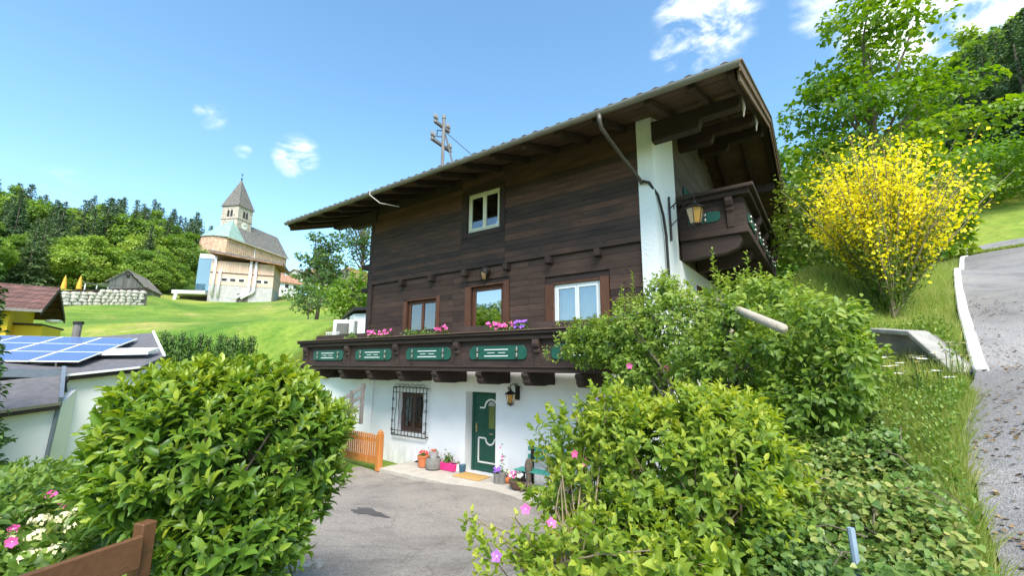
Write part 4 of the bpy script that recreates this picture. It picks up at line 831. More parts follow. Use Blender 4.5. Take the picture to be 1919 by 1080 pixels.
# ================================================================== NEIGHBOURS AND VILLAGE
def V(p): return np.array(p, float)
def away(n, p): return n if n @ (V(p)-CAM) > 0 else -n
def slab(name, pts, th, mat, parent):          # thin roof plate from a 3d polygon
    return MB().prism([V(p) for p in pts], (0, 0, -th)).build(name, mat, parent)
def wallq(name, a, b, za, zb, z0, mat, parent, th=.2):   # vertical wall piece with a sloping top
    a = V(a); b = V(b); d = unit((b-a)[:2]); n = np.array([-d[1], d[0], 0])*th
    n = away(n, a)
    return MB().prism([(a[0], a[1], z0), (b[0], b[1], z0), (b[0], b[1], zb), (a[0], a[1], za)], n).build(name, mat, parent)
m_yellow = simple('yellow_plaster', (.85, .55, .03), .85, noise=.06, nscale=2)
m_redtile = None
def tile_mat(name, c0, c1, sx=.25, sy=.3):
    m, nt, b, out = new_mat(name); v, oi = objrand_coord(nt); br = nd(nt, 'TexBrick', i_Scale=1.0); sx_ = nd(nt, 'SeparateXYZ'); lnk(nt, v, sx_.inputs[0]); uu = nd(nt, 'Math', operation='ADD'); lnk(nt, sx_.outputs[0], uu.inputs[0]); lnk(nt, sx_.outputs[1], uu.inputs[1]); cx_ = nd(nt, 'CombineXYZ'); lnk(nt, uu.outputs[0], cx_.inputs[0]); lnk(nt, sx_.outputs[2], cx_.inputs[1]); br.inputs['Color1'].default_value = (*c0, 1); br.inputs['Color2'].default_value = (*c1, 1); br.inputs['Mortar'].default_value = (c0[0]*.35, c0[1]*.35, c0[2]*.35, 1)
    br.inputs['Brick Width'].default_value = sx; br.inputs['Row Height'].default_value = sy; br.inputs['Mortar Size'].default_value = .03; lnk(nt, cx_.outputs[0], br.inputs['Vector'])
    n = nd(nt, 'TexNoise', i_Scale=2., i_Detail=6.); lnk(nt, v, n.inputs['Vector']); r = ramp(nt, [(.3, (.6, .6, .6)), (.7, (1.3, 1.25, 1.2))], n.outputs['Fac']); mx = nd(nt, 'MixRGB', blend_type='MULTIPLY', i_Fac=1.); lnk(nt, br.outputs[0], mx.inputs[1]); lnk(nt, r.outputs[0], mx.inputs[2])
    lnk(nt, mx.outputs[0], b.inputs['Base Color']); b.inputs['Roughness'].default_value = .85; return m
m_redtile = tile_mat('old_red_tiles', (.12, .055, .042), (.19, .095, .072)); m_slate = tile_mat('church_slate', (.16, .155, .14), (.22, .205, .18), .4, .3)
m_tanroof = tile_mat('tan_tiles', (.42, .22, .13), (.5, .28, .17)); m_shake = tile_mat('grey_shakes', (.24, .21, .18), (.33, .29, .24), .3, .5)
m_bluefascia = simple('blue_grey_metal', (.17, .20, .23), .5, .2, noise=.1); m_pv = None
def pv_mat():
    m, nt, b, out = new_mat('solar_cells'); tc = nd(nt, 'TexCoord'); br = nd(nt, 'TexBrick', i_Scale=1.0, offset=0.); br.inputs['Color1'].default_value = (.04, .09, .24, 1); br.inputs['Color2'].default_value = (.05, .11, .28, 1); br.inputs['Mortar'].default_value = (.35, .42, .55, 1)
    br.inputs['Brick Width'].default_value = .16; br.inputs['Row Height'].default_value = .16; br.inputs['Mortar Size'].default_value = .006; lnk(nt, tc.outputs['UV'], br.inputs['Vector']); lnk(nt, br.outputs[0], b.inputs['Base Color'])
    b.inputs['Roughness'].default_value = .4; b.inputs['Coat Weight'].default_value = .12; return m
m_pv = pv_mat()
nh = thing('neighbour_house', P(140, 900, 22), 'white modern house with grey shingle roofs below the meadow', 'house')
A_, B_, V_, C_, D_, E_ = P(125, 703, 21.5), P(265, 688, 22.3), P(308, 668, 24.5), P(287, 624, 29), P(60, 640, 30), P(-160, 700, 21)
slab('roof', [E_, A_, B_, D_], .12, m_grey_roof, nh); slab('roof', [B_, V_, C_, D_], .12, m_grey_roof, nh)
MB().tube([V_+V((0, 0, .03)), C_+V((0, 0, .05))], .06, 6).build('verge_strip', m_white, nh); MB().bar(A_+V((.05, -.05, -.02)), B_+V((.05, -.05, -.02)), .1, .07).build('gutter', m_white, nh); MB().bar(A_+V((0, 0, -.13)), B_+V((0, 0, -.13)), .06, .14).build('gutter_shade_strip', m_iron, nh)  # dark bar below the white gutter stands in for its shadow
a1, b1, v1 = A_+V((-.3, .1, 0)), B_+V((-.3, .1, 0)), V_+V((-.3, .1, 0)); wallq('wall', a1, b1, a1[2]-.16, b1[2]-.16, -2.5, m_plaster, nh); wallq('wall', b1, v1, b1[2]-.16, v1[2]-.16, -2.5, m_plaster, nh)
l0, l1, t0, t1 = P(-90, 784, 18.6), P(112, 757, 19.2), P(-90, 724, 21), P(117, 702, 21.4)
slab('lean_to_roof', [l0, l1, t1, t0], .1, m_grey_roof, nh)
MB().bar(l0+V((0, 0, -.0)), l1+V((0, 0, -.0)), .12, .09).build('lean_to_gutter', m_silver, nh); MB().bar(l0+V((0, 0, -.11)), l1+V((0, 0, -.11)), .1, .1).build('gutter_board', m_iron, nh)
f0, f1 = P(-90, 697, 21.3), P(121, 701, 21.45); MB().bar(f0, f1, .3, .26).build('fascia', m_bluefascia, nh); MB().bar(P(-90, 713, 21.9), P(115, 706, 21.9), .1, .5).build('recess_shade', m_dark, nh)  # near-black bar puts the shade of the gap below the fascia into colour
MB().bar(l1+V((.03, 0, .05)), t1+V((.03, 0, .14)), .1, .3).build('verge_board', m_bluefascia, nh)
lw0, lw1 = l0+V((-.25, .05, 0)), P(106, 760, 19.45); wallq('wall', lw0, lw1, lw0[2]-.14, lw1[2]-.14, -2.5, m_plaster, nh)
e1 = lw1+V((-3.5, 1.2, 0)); MB().prism([(lw1[0], lw1[1], -2.5), (e1[0], e1[1], -2.5), (e1[0], e1[1], e1[2]+.6), (lw1[0], lw1[1], lw1[2]-.1)], (-.05, -.15, 0)).build('wall', m_plaster, nh)
MB().tube([P(110, 762, 19.35), (lw1[0]+.1, lw1[1]-.1, -2)], .055, 8).build('downpipe', m_bluefascia, nh); MB().tube([P(127, 708, 21.3), P(120, 720, 21.2), P(121, 735, 21.1)], .07, 8).build('downpipe', m_iron, nh)
MB().tube([P(141, 636, 29), P(147, 607, 29)], .16, 10).build('flue', m_gutter, nh); MB().tube([P(147, 608, 29), P(147.5, 603, 29)], .2, 10).build('flue_cap', m_iron, nh)
sk0 = P(185, 668, 25); MB().obox(P(222, 662, 24.6)+np.array([0, 0, .06]), (1.0*.5, .86*1.2, .05), (-.86*.5, .5*.6, .1), (0, 0, .06)).build('skylight', m_white, nh)
wnb = P(6, 905, 18.9); MB().obox(wnb, (.1, .35, 0), (.06, -.02, 0), (0, 0, .25)).build('window', m_bluefascia, nh)
# solar panels, each its own
pvu = V((-.514, -.857, 0)); pvv = unit(V((-.857, .514, .215))); O_ = P(148, 681, 22.6)+np.array([0, 0, .05])
for c in range(5):
    for r_ in range(3):
        o = O_+pvu*(c*1.36)+pvv*(r_*1.76); a, b = pvu*1.33, pvv*1.73; nrm = np.cross(b, a); nrm = nrm/np.linalg.norm(nrm)
        if nrm[2] < 0: nrm = -nrm
        t = thing('solar_panel', o, 'blue solar panel with white frame on the neighbour roof', 'solar panel', 'solar panels on the grey roof')
        MB().obox(o+a/2+b/2, a/2, b/2, nrm*.02).build('frame', m_white, t)
        q = [o+a*.03+b*.022+nrm*.024, o+a*.97+b*.022+nrm*.024, o+a*.97+b*.978+nrm*.024, o+a*.03+b*.978+nrm*.024]; g_ = MB().add(q, [(0, 1, 2, 3)]).build('cells', m_pv, t)
        uv = g_.data.uv_layers.new(name='UVMap')
        for li, (u_, v_) in zip(range(4), ((0, 0), (1.28, 0), (1.28, 1.6), (0, 1.6))): uv.data[li].uv = (u_, v_)
        if r_ == 0: MB().bar(o+a*.5+b*.03-nrm*.03, o+a*.5+b*.03-nrm*.22, .05, .05, up=(1, 0, 0)).build('bracket', m_silver, t)
t = thing('windbreak', P(135, 915, 17), 'beige cloth windbreak on poles by the white house', 'windbreak')
a, b = P(113, 888, 17), P(150, 878, 17)
MB().grid(lambda u, v: a+(b-a)*u+V((0, 0, -.15*math.sin(u*3.1)-1.3*v)), 8, 2).build('cloth', simple('beige_cloth', (.36, .31, .25), .9), t)
for q in (a, b): MB().tube([q+V((0, 0, .06)), q+V((0, 0, -1.5))], .025, 6).build('pole', m_iron, t)
t = thing('garden_toy', P(160, 925, 16), 'red and yellow plastic garden toy by the white house', 'toy'); c = P(160, 925, 16)
MB().obox(c, (.12, .38, 0), (.1, -.03, 0), (0, 0, .06)).build('red_side', simple('red_plastic', (.7, .04, .04), .4), t); MB().obox(c+V((.05, .55, .08)), (.1, .25, 0), (.1, -.03, 0), (0, 0, .08)).build('yellow_side', simple('yellow_plastic', (.75, .5, .05), .4), t)

# yellow house
yh = thing('yellow_house', P(75, 640, 38), 'yellow house with weathered red tiled roof above the solar panels', 'house')
fe, be = P(80, 580, 34.7), P(123, 598, 41); be[2] = fe[2]; w_ = be-fe; wl = np.linalg.norm(w_); wd_ = w_/wl; rl = V((-wd_[1], wd_[0], 0)); 
if rl[0] > 0: rl = -rl
rid = (fe+be)/2; rid[2] = P(117, 540, 38)[2]; LY = 16
MB().prism([fe, rid, rid+V((0, 0, -.16)), fe+V((0, 0, -.16))], rl*LY).build('roof', m_redtile, yh); MB().prism([be, rid, rid+V((0, 0, -.16)), be+V((0, 0, -.16))], rl*LY).build('roof', m_redtile, yh)
MB().prism([fe+V((0, 0, -.17)), rid+V((0, 0, -.17)), rid+V((0, 0, -.3)), fe+V((0, 0, -.3))], rl*.06).build('verge_board', m_beam, yh); MB().prism([be+V((0, 0, -.17)), rid+V((0, 0, -.17)), rid+V((0, 0, -.3)), be+V((0, 0, -.3))], rl*.06).build('verge_board', m_beam, yh)
g0, g1 = fe+wd_*.7+rl*1.3, be-wd_*.7+rl*1.3; zb = 1.0
MB().prism([(g0[0], g0[1], zb), (g1[0], g1[1], zb), (g1[0], g1[1], fe[2]+.2), rid+rl*1.3+V((0, 0, -.25)), (g0[0], g0[1], fe[2]+.2)], rl*(LY-2.6)).build('wall', m_yellow, yh)
MB().bar(fe+V((0, 0, -.1)), fe+rl*LY+V((0, 0, -.1)), .14, .14).build('gutter', m_gutter, yh)
q = g0+rl*.9-wd_*.03; MB().obox((q[0], q[1], 3.2), rl*.32, wd_*.05, (0, 0, 2.6)).build('white_pilaster', m_white, yh); q = g0+rl*.35-wd_*.06; MB().tube([(q[0], q[1], fe[2]), (q[0], q[1], 1)], .05, 6).build('downpipe', m_gutter, yh)
q = g0+wd_*1.4-rl*.03; MB().obox((q[0], q[1], fe[2]-1.6), wd_*.18, rl*.04, (0, 0, .6)).build('window_frame', m_white, yh); MB().obox((q[0]-rl[0]*.03, q[1]-rl[1]*.03, fe[2]-1.6), wd_*.12, rl*.04, (0, 0, .54)).build('window_pane', m_glass_mirror, yh)
p0, p1 = P(78, 607, 36), P(120, 617, 39); d_ = p1-p0; dd_ = unit(V((d_[0], d_[1], 0))); bk = V((-dd_[1], dd_[0], 0)); bk = away(bk, p0)
MB().prism([p0+dd_*.2+V((0, 0, -.1)), p1-dd_*.4+V((0, 0, -.1)), (p1[0]-dd_[0]*.4, p1[1]-dd_[1]*.4, 1.5), (p0[0]+dd_[0]*.2, p0[1]+dd_[1]*.2, 1.5)], bk*2.2).build('annex', m_yellow, yh); MB().prism([p0, p1, p1+V((0, 0, -.1)), p0+V((0, 0, -.1))], bk*2.6-dd_*.0).build('annex_roof', m_beam, yh)
MB().lathe(P(100, 604, 36.5), [(.05, -.1), (.32, 0), (.36, .1), (.3, .12)], 12).build('satellite_dish', m_white, yh)

def barn(name, lab, apex, el, er, back, base, boards, roofm, wallm, over=.35, winpx=None):
    t = thing(name, (el[0], el[1], base), lab, 'barn'); apex, el, er, back = map(V, (apex, el, er, back)); er[2] = el[2] = (el[2]+er[2])/2
    dep = back-er; dep[2] = 0; du = unit(dep); ws = unit(V((er[0]-el[0], er[1]-el[1], 0)))
    apex[:2] = (el[:2]+er[:2])/2
    MB().prism([el, apex, apex+V((0, 0, -.15)), el+V((0, 0, -.15))], dep).build('roof', roofm, t); MB().prism([er, apex, apex+V((0, 0, -.15)), er+V((0, 0, -.15))], dep).build('roof', roofm, t)
    a, b = el+ws*over+du*.3, er-ws*over+du*.3; n = boards; rise = (apex[2]-el[2])/(np.linalg.norm((er-el)[:2])/2)
    for i in range(n):
        q0, q1 = a+(b-a)*(i+.03)/n, a+(b-a)*(i+.97)/n; h0, h1 = [el[2]-.2+rise*min(np.linalg.norm((q-el)[:2]), np.linalg.norm((q-er)[:2])) for q in (q0, q1)]; off = du*random.uniform(-.015, .015)
        MB().prism([V((q0[0], q0[1], base))+off, V((q1[0], q1[1], base))+off, V((q1[0], q1[1], h1))+off, V((q0[0], q0[1], h0))+off], du*.05).build('wall_board', wallm, t)
    n2 = 8; c = b+dep*.94
    for i in range(n2): q0, q1 = b+(c-b)*(i+.03)/n2, b+(c-b)*(i+.97)/n2; MB().prism([(q0[0], q0[1], base-1), (q1[0], q1[1], base-1), (q1[0], q1[1], er[2]), (q0[0], q0[1], er[2])], -ws*.05).build('wall_board', wallm, t)
    w = apex+du*.24+V((0, 0, -.9)); MB().obox(w, ws*.22, du*.03, (0, 0, .22)).build('hatch', m_dark, t)
    return t
m_greyboard = wood('grey_barn_boards', [(.0, (.13,.115,.10)), (.5, (.22,.20,.185)), (1., (.33,.30,.28))], 'z', rnd=.5)
barn('hay_barn', 'weathered grey timber barn above the stone wall', P(242, 506, 80), P(196, 531, 78.5), P(274, 534, 81), P(308, 545, 89), P(212, 553, 80)[2]-1, 20, m_shake, m_greyboard)
barn('hillside_barn', 'grey timber barn with red roof on the far meadow', P(647, 500, 92), P(618, 524, 91), P(676, 526, 93), P(740, 520, 100), P(640, 542, 92)[2]-.6, 14, m_tanroof, m_greyboard)
# stone retaining wall with separate boulders
sw = thing('stone_wall', P(190, 573, 73), 'pale boulder retaining wall below the grey barn', 'wall'); s0, s1 = P(108, 573, 71), P(262, 574, 74.5)
rocks = []
for k_ in range(6):
    mb = MB(); n = 7
    for j in range(4):
        for i in range(n): a = 6.283*i/n; r_ = (.35, .52, .5, .3)[j]*rng.uniform(.85, 1.1); mb.v.append((r_*math.cos(a)*1.1, r_*math.sin(a)*.7, (-.42, -.2, .2, .42)[j]))
    for j in range(3):
        for i in range(n): mb.f.append((j*n+i, j*n+(i+1) % n, (j+1)*n+(i+1) % n, (j+1)*n+i))
    mb.f += [tuple(range(n))[::-1], tuple(range(3*n, 4*n))]; me = bpy.data.meshes.new('boulder'); me.from_pydata(mb.v, [], mb.f); me.update(); me.materials.append(m_stone); rocks.append(me)
htop = [1.75, 1.5, 1.7, 1.9, 1.95, 2.0, 1.9]; L_ = np.linalg.norm((s1-s0)[:2]); sdv = (s1-s0)/L_; angz = math.atan2(sdv[1], sdv[0]); row = 0; zc = 0.
while zc < 2.0:
    x = random.uniform(-.3, 0)
    while x < L_:
        w = random.uniform(.45, .95); h_ = np.interp(x/L_, np.linspace(0, 1, 7), htop)
        if zc+.2 < h_:
            o = link('boulder', random.choice(rocks), None, sw); p = s0+sdv*(x+w/2)+V((rng.uniform(-.04, .04), .12*zc, zc+.22)); o.location = p-wloc(sw); o.rotation_euler = (random.uniform(-.2, .2), random.uniform(-.15, .15), angz+random.uniform(-.15, .15)); o.scale = (w*.96, .7, .5*random.uniform(.9, 1.15))
        x += w
    zc += .40
MB().prism([s0+V((-.1, .25, -.5)), s1+V((-.1, .25, -.5)), s1+V((-.1, .25, 1.8)), s0+V((-.1, .25, 1.55))], (0, .4, 0)).build('backfill', m_concdark, sw)
fn = thing('terrace_fence', P(190, 553, 74), 'long brown plank fence on top of the boulder wall', 'fence'); t0_, t1_ = P(112, 556, 72.5), P(275, 549, 76)
for i in range(9): p = t0_+(t1_-t0_)*i/8; MB().box(p[0]-.06, p[0]+.06, p[1]-.06, p[1]+.06, p[2]-.6, p[2]+.75).build('post', m_beam, fn)
for dz in (.0, .28, .56): MB().bar(t0_+V((.09, -.09, dz)), t1_+V((.09, -.09, dz)), .04, .2).build('plank', m_beam, fn)
for k_, (px, lab) in enumerate(((118, 'orange closed parasol above the fence by the tiled roof'), (147, 'yellow closed parasol above the fence beside the pergola'))):
    t = thing('closed_parasol', P(px, 548, 75), lab, 'parasol'); c = P(px, 545, 75); MB().tube([c, c+V((0, 0, 1.9))], .04, 6).build('pole', m_gutter, t); MB().lathe(c+V((0, 0, .2)), [(.28, 0), (.24, .5), (.12, 1.3), (.03, 1.65)], 8).build('canopy', simple('parasol_cloth', (.72, .36, .04), .8), t)
t = thing('terrace_pergola', P(180, 545, 78), 'thin pale metal pergola frame beside the barn', 'pergola'); a, b = P(158, 530, 77), P(205, 537, 79)
MB().bar(a, b, .12, .14).build('beam', m_gutter, t); MB().bar(a+V((.6, 1.5, .1)), b+V((.6, 1.5, .1)), .12, .14).build('beam', m_gutter, t)
for u_ in (.05, .5, .95): p = a+(b-a)*u_; MB().tube([p, p+V((0, 0, -2.4))], .06, 6).build('post', m_white, t)

# modern timber and concrete building
mod = thing('timber_hall', P(440, 566, 97), 'modern hall of pale timber on a concrete base with white ducts', 'building')
m_larch = wood('larch', [(.0, (.52,.35,.25)), (.5, (.64,.46,.35)), (1., (.74,.57,.46))], 'z', rnd=.3, bump=.2)
bl, br_ = P(387, 566, 95), P(508, 566, 93); zt = 21.5; dm = unit(V((br_[0]-bl[0], br_[1]-bl[1], 0))); nb_ = V((-dm[1], dm[0], 0)); nb_ = away(nb_, bl); Lm = np.linalg.norm((br_-bl)[:2])
def mq(u0, u1, z0, z1, fwd, th, name, mat, par=mod): p = bl+dm*u0; return MB().prism([(p[0]-nb_[0]*fwd, p[1]-nb_[1]*fwd, z0), (p[0]+dm[0]*(u1-u0)-nb_[0]*fwd, p[1]+dm[1]*(u1-u0)-nb_[1]*fwd, z0), (p[0]+dm[0]*(u1-u0)-nb_[0]*fwd, p[1]+dm[1]*(u1-u0)-nb_[1]*fwd, z1), (p[0]-nb_[0]*fwd, p[1]-nb_[1]*fwd, z1)], nb_*th).build(name, mat, par)
mq(0, Lm, 11.5, 17.1, 0, 9, 'concrete_base', m_concrete); mq(.0, Lm, 17.1, 19.3, .05, 9, 'lower_cladding', m_larch); mq(0, Lm, 19.3, 19.42, .16, 9, 'string_course', m_beam)
nbrd = 26
for i in range(nbrd): mq(Lm*i/nbrd+.02, Lm*(i+1)/nbrd-.02, 19.42, zt, .12+random.uniform(0, .03), .3, 'timber_board', m_larch)
mq(0, Lm, 19.42, zt, .05, 9, 'upper_wall', m_larch)
pz = [bl+dm*(-.4)-nb_*1.5, br_+dm*1.6-nb_*1.5, br_+dm*1.6+nb_*9.5, bl-dm*.4+nb_*9.5]; zl = [23.2, 21.7, 22.2, 23.7]
MB().prism([(p[0], p[1], zz) for p, zz in zip(pz, zl)], (0, 0, -.28)).build('roof', m_grey_roof, mod); MB().prism([(p[0], p[1], zz-.285) for p, zz in zip(pz, zl)], (0, 0, -.14)).build('roof_edge', m_tanroof, mod)
for u0, u1 in ((2.1, 3.3), (3.7, 4.9), (5.3, 6.5), (8.7, 9.8), (10.1, 11.1)):
    u0, u1 = u0*Lm/12, u1*Lm/12; f_ = mq(u0, u1, 17.75, 18.45, .10, .1, 'window', m_white); mq(u0+.08, u1-.08, 17.83, 18.37, .115, .02, 'pane', m_dark, f_)
mq(4.6, 6.4, 13.2, 15.7, .03, .1, 'grey_door', m_concdark); mq(2.2, 4.0, 12.5, 16.2, .02, .1, 'light_panel', m_concrete)
for u_, zt_, zb_ in ((.7, 22.2, 15.0), (1.6, 19.8, 14.9)): p = bl+dm*u_-nb_*.35; MB().tube([(p[0], p[1], zt_), (p[0], p[1], zb_)], .2, 8).build('duct', m_white, mod, smooth=True)
for u_ in (7.5, 8.5):
    u_ = u_*Lm/12; p = bl+dm*u_-nb_*.4; q = p-dm*1.7; MB().tube([(p[0], p[1], 22.2), (p[0], p[1], 16.3), (p[0]-dm[0]*.2, p[1]-dm[1]*.2, 15.9), (q[0], q[1], 14.9+.3*(u_ > 7.6)), (q[0]-nb_[0]*.6, q[1]-nb_[1]*.6, 14.7+.3*(u_ > 7.6))], .24, 8).build('duct', m_white, mod, smooth=True)
a, b = P(322, 543, 92), P(384, 545, 94); MB().prism([a, b, b+V((0, 0, -.6)), a+V((0, 0, -.6))], nb_*5).build('terrace_slab', m_white, mod); MB().tube([a+V((.5, .5, -.5)), a+V((.3, .3, -3.5))], .25, 8).build('terrace_post', m_white, mod)
MB().prism([a+dm*.4+V((0, 0, -.6)), b+V((0, 0, -.6)), b+V((0, 0, -3.2)), a+dm*.4+V((0, 0, -3.4))], nb_*.1).v
MB().prism([a+nb_*4+V((0, 0, -.6)), b+nb_*4+V((0, 0, -.6)), b+nb_*4+V((0, 0, -4)), a+nb_*4+V((0, 0, -4))], nb_*.1).build('undercroft', m_concdark, mod)
MB().prism([a+V((0, 0, .0)), b+V((0, 0, .0)), b+V((0, 0, 1.2)), a+V((0, 0, 1.2))], nb_*.04).build('glass_railing', glass_mat('rail_glass', (.75, .8, .85), .2), mod)
c0 = P(384, 545, 99); MB().prism([c0-dm*1.6, c0+dm*1.2, c0+dm*1.2+V((0, 0, 6.2)), c0-dm*1.6+V((0, 0, 6.2))], nb_*3).build('glass_stair', simple('blue_glass', (.16, .28, .36), .15, noise=.1), mod); MB().prism([c0-dm*1.5-nb_*.1+V((0, 0, 6.2)), c0+dm*1.3-nb_*.1+V((0, 0, 6.2)), c0+dm*1.3-nb_*.1+V((0, 0, 7.0)), c0-dm*1.5-nb_*.1+V((0, 0, 7.0))], nb_*3.2).build('stair_head', m_white, mod)

# church
ch = thing('church', P(480, 470, 145), 'pale stone church with pointed slate spire above the hall', 'church')
m_pinkstone = tile_mat('church_wall', (.66, .42, .28), (.74, .50, .35), .7, .35); m_towerstone = tile_mat('tower_stone', (.50, .44, .36), (.58, .52, .43), .8, .4); m_copper = simple('green_copper', (.22, .33, .27), .7, noise=.25, nscale=.5)
el_, er_ = P(417, 441, 140), P(541, 484, 160.5); el_[2] = er_[2] = (el_[2]+er_[2])/2; cd = unit(V((er_[0]-el_[0], er_[1]-el_[1], 0))); cn = V((-cd[1], cd[0], 0)); cn = away(cn, el_); Ln = np.linalg.norm((er_-el_)[:2]); NW = 10.; zr = 45.4; ze = el_[2]
def cp(u, w, z): p = el_+cd*u+cn*w; return V((p[0], p[1], z))
MB().prism([cp(2.2, .5, 18), cp(Ln-.3, .5, 18), cp(Ln-.3, NW-.5, 18), cp(2.2, NW-.5, 18), cp(.3, NW-3, 18), cp(.3, 3, 18)], (0, 0, ze-18)).build('nave_wall', m_pinkstone, ch)
MB().add([cp(8.2, 0, ze), cp(Ln, 0, ze), cp(Ln, NW/2, zr), cp(8.2, NW/2, zr)], [(0, 1, 2, 3)]).build('nave_roof', m_slate, ch); MB().add([cp(8.2, NW, ze), cp(Ln, NW, ze), cp(Ln, NW/2, zr), cp(8.2, NW/2, zr)], [(0, 3, 2, 1)]).build('nave_roof', m_slate, ch)
MB().add([cp(1.9, 0, ze), cp(8.2, 0, ze), cp(8.2, NW/2, zr), cp(0, 2.8, ze), cp(0, NW-2.8, ze), cp(1.9, NW, ze), cp(8.2, NW, ze)], [(0, 1, 2), (3, 0, 2), (4, 3, 2), (5, 4, 2), (6, 5, 2)]).build('apse_roof', m_copper, ch)
MB().prism([cp(Ln-.3, .5, ze), cp(Ln-.3, NW-.5, ze), cp(Ln-.3, NW/2, zr-.3)], cd*-.3).build('gable', m_pinkstone, ch); MB().bar(cp(1.9, -.05, ze-.15), cp(Ln, -.05, ze-.15), .3, .35).build('eaves_cornice', m_towerstone, ch)
for u_, z0_, h_ in ((5.0, ze-7.2, .9), (8.0, ze-7.0, .9), (13.5, ze-7.2, 1.8), (17.8, ze-7.0, 1.8), (21.3, ze-7.0, 1.8), (24.3, ze-7, 2.2)):
    w_ = MB().prism([cp(u_-.4, .46, z0_), cp(u_+.4, .46, z0_), cp(u_+.4, .46, z0_+h_), cp(u_, .46, z0_+h_+.35), cp(u_-.4, .46, z0_+h_)], cn*.1).build('window', m_dark, ch)
MB().tube([cp(12.6, .4, ze), cp(12.6, .4, 20)], .12, 6).build('downpipe', m_white, ch)
tc_ = P(443, 420, 152); TW = 2.8; ztw = 2.8+152*math.tan(R(17.1)); zsp = P(454, 337, 152)[2]
def tp(u, w, z): return V((tc_[0]+cd[0]*u+cn[0]*w, tc_[1]+cd[1]*u+cn[1]*w, z))
MB().prism([tp(-TW, -TW, 18), tp(TW, -TW, 18), tp(TW, TW, 18), tp(-TW, TW, 18)], (0, 0, ztw-18)).build('tower', m_towerstone, ch)
for zz in (ztw-4.0, ztw-8.2): MB().prism([tp(-TW-.15, -TW-.15, zz), tp(TW+.15, -TW-.15, zz), tp(TW+.15, TW+.15, zz), tp(-TW-.15, TW+.15, zz)], (0, 0, .3)).build('tower_band', m_towerstone, ch)
for u_ in (-.55, .55):
    MB().prism([tp(u_-.38, -TW-.02, ztw-3.3), tp(u_+.38, -TW-.02, ztw-3.3), tp(u_+.38, -TW-.02, ztw-1.5), tp(u_, -TW-.02, ztw-1.05), tp(u_-.38, -TW-.02, ztw-1.5)], cn*.1).build('belfry_opening', m_dark, ch); MB().prism([tp(-TW-.02, u_-.38, ztw-3.3), tp(-TW-.02, u_+.38, ztw-3.3), tp(-TW-.02, u_+.38, ztw-1.5), tp(-TW-.02, u_, ztw-1.05), tp(-TW-.02, u_-.38, ztw-1.5)], cd*.1).build('belfry_opening', m_dark, ch)
cf_ = MB(); cc_ = tp(0, -TW-.05, ztw-5.6)
cf_.prism([cc_+1.05*(cd*math.cos(a)+V((0, 0, 1))*math.sin(a)) for a in np.linspace(0, 6.283, 20)[:-1]], cn*.08); ck = cf_.build('clock_face', m_cream, ch)
for a, l_ in ((.6, .9), (2.2, .6)): MB().bar(cc_-cn*.05, cc_-cn*.05+l_*(cd*math.cos(a)+V((0, 0, 1))*math.sin(a)), .06, .1, up=tuple(cn)).build('clock_hand', m_iron, ck)
sp_ = MB(); b8 = [tp(u_, w_, ztw) for u_, w_ in ((-TW-.35, -TW-.35), (TW+.35, -TW-.35), (TW+.35, TW+.35), (-TW-.35, TW+.35))]; sp_.add(b8+[tp(0, 0, zsp)], [(0, 1, 4), (1, 2, 4), (2, 3, 4), (3, 0, 4), (3, 2, 1, 0)]); sp_.build('spire', m_slate, ch)
MB().lathe(tp(0, 0, zsp), [(.05, -.3), (.25, 0), (.28, .25), (.05, .5)], 8).build('spire_ball', m_iron, ch); mb = MB(); mb.bar(tp(0, 0, zsp+.4), tp(0, 0, zsp+2.2), .1, .1, up=(1, 0, 0)); mb.bar(tp(-.5, 0, zsp+1.6), tp(.5, 0, zsp+1.6), .1, .1); mb.build('cross', m_iron, ch)
# village houses beyond the hall
def cottage(lab, a, b, dep, zb, hw, hr, wm, rm):
    a, b = V(a), V(b); d = unit(V((b[0]-a[0], b[1]-a[1], 0))); n = V((-d[1], d[0], 0)); n = away(n, a); L = np.linalg.norm((b-a)[:2]); t = thing('village_house', (a[0], a[1], zb), lab, 'house')
    q = lambda u, w, z: V((a[0]+d[0]*u+n[0]*w, a[1]+d[1]*u+n[1]*w, z))
    MB().prism([q(0, 0, zb-2), q(0, dep, zb-2), q(0, dep, zb+hw), q(0, dep/2, zb+hw+hr-.1), q(0, 0, zb+hw)], d*L).build('wall', wm, t)
    for w0 in (-.5, dep+.5): MB().prism([q(-.6, w0, zb+hw-.2), q(-.6, dep/2, zb+hw+hr+.1), q(-.6, dep/2, zb+hw+hr-.1), q(-.6, w0, zb+hw-.4)], d*(L+1.2)).build('roof', rm, t)
    for i in range(3):
        u_ = L*(i+.5)/3; f_ = MB().prism([q(u_-.5, -.04, zb+hw*.35), q(u_+.5, -.04, zb+hw*.35), q(u_+.5, -.04, zb+hw*.8), q(u_-.5, -.04, zb+hw*.8)], n*.03).build('window', m_white, t); MB().prism([q(u_-.4, -.05, zb+hw*.4), q(u_+.4, -.05, zb+hw*.4), q(u_+.4, -.05, zb+hw*.75), q(u_-.4, -.05, zb+hw*.75)], n*.008).build('pane', m_dark, f_)
    return t
def cott(lab, x0, x1, yb, yt, dist, rm, wm=None):
    a, b = P(x0, yb, dist), P(x1, yb, dist+2); h = P(x0, yt, dist)[2]-a[2]; cottage(lab, a, b, 7, min(a[2], b[2]), h*.55, h*.45, wm or m_plaster, rm)
cott('cottage with tan roof right of the hall', 512, 560, 545, 508, 112, m_tanroof); cott('white house with red roof behind the ash tree', 585, 632, 530, 500, 125, m_tanroof); cott('small white house with grey gable on the ridge', 566, 584, 516, 503, 150, m_shake)
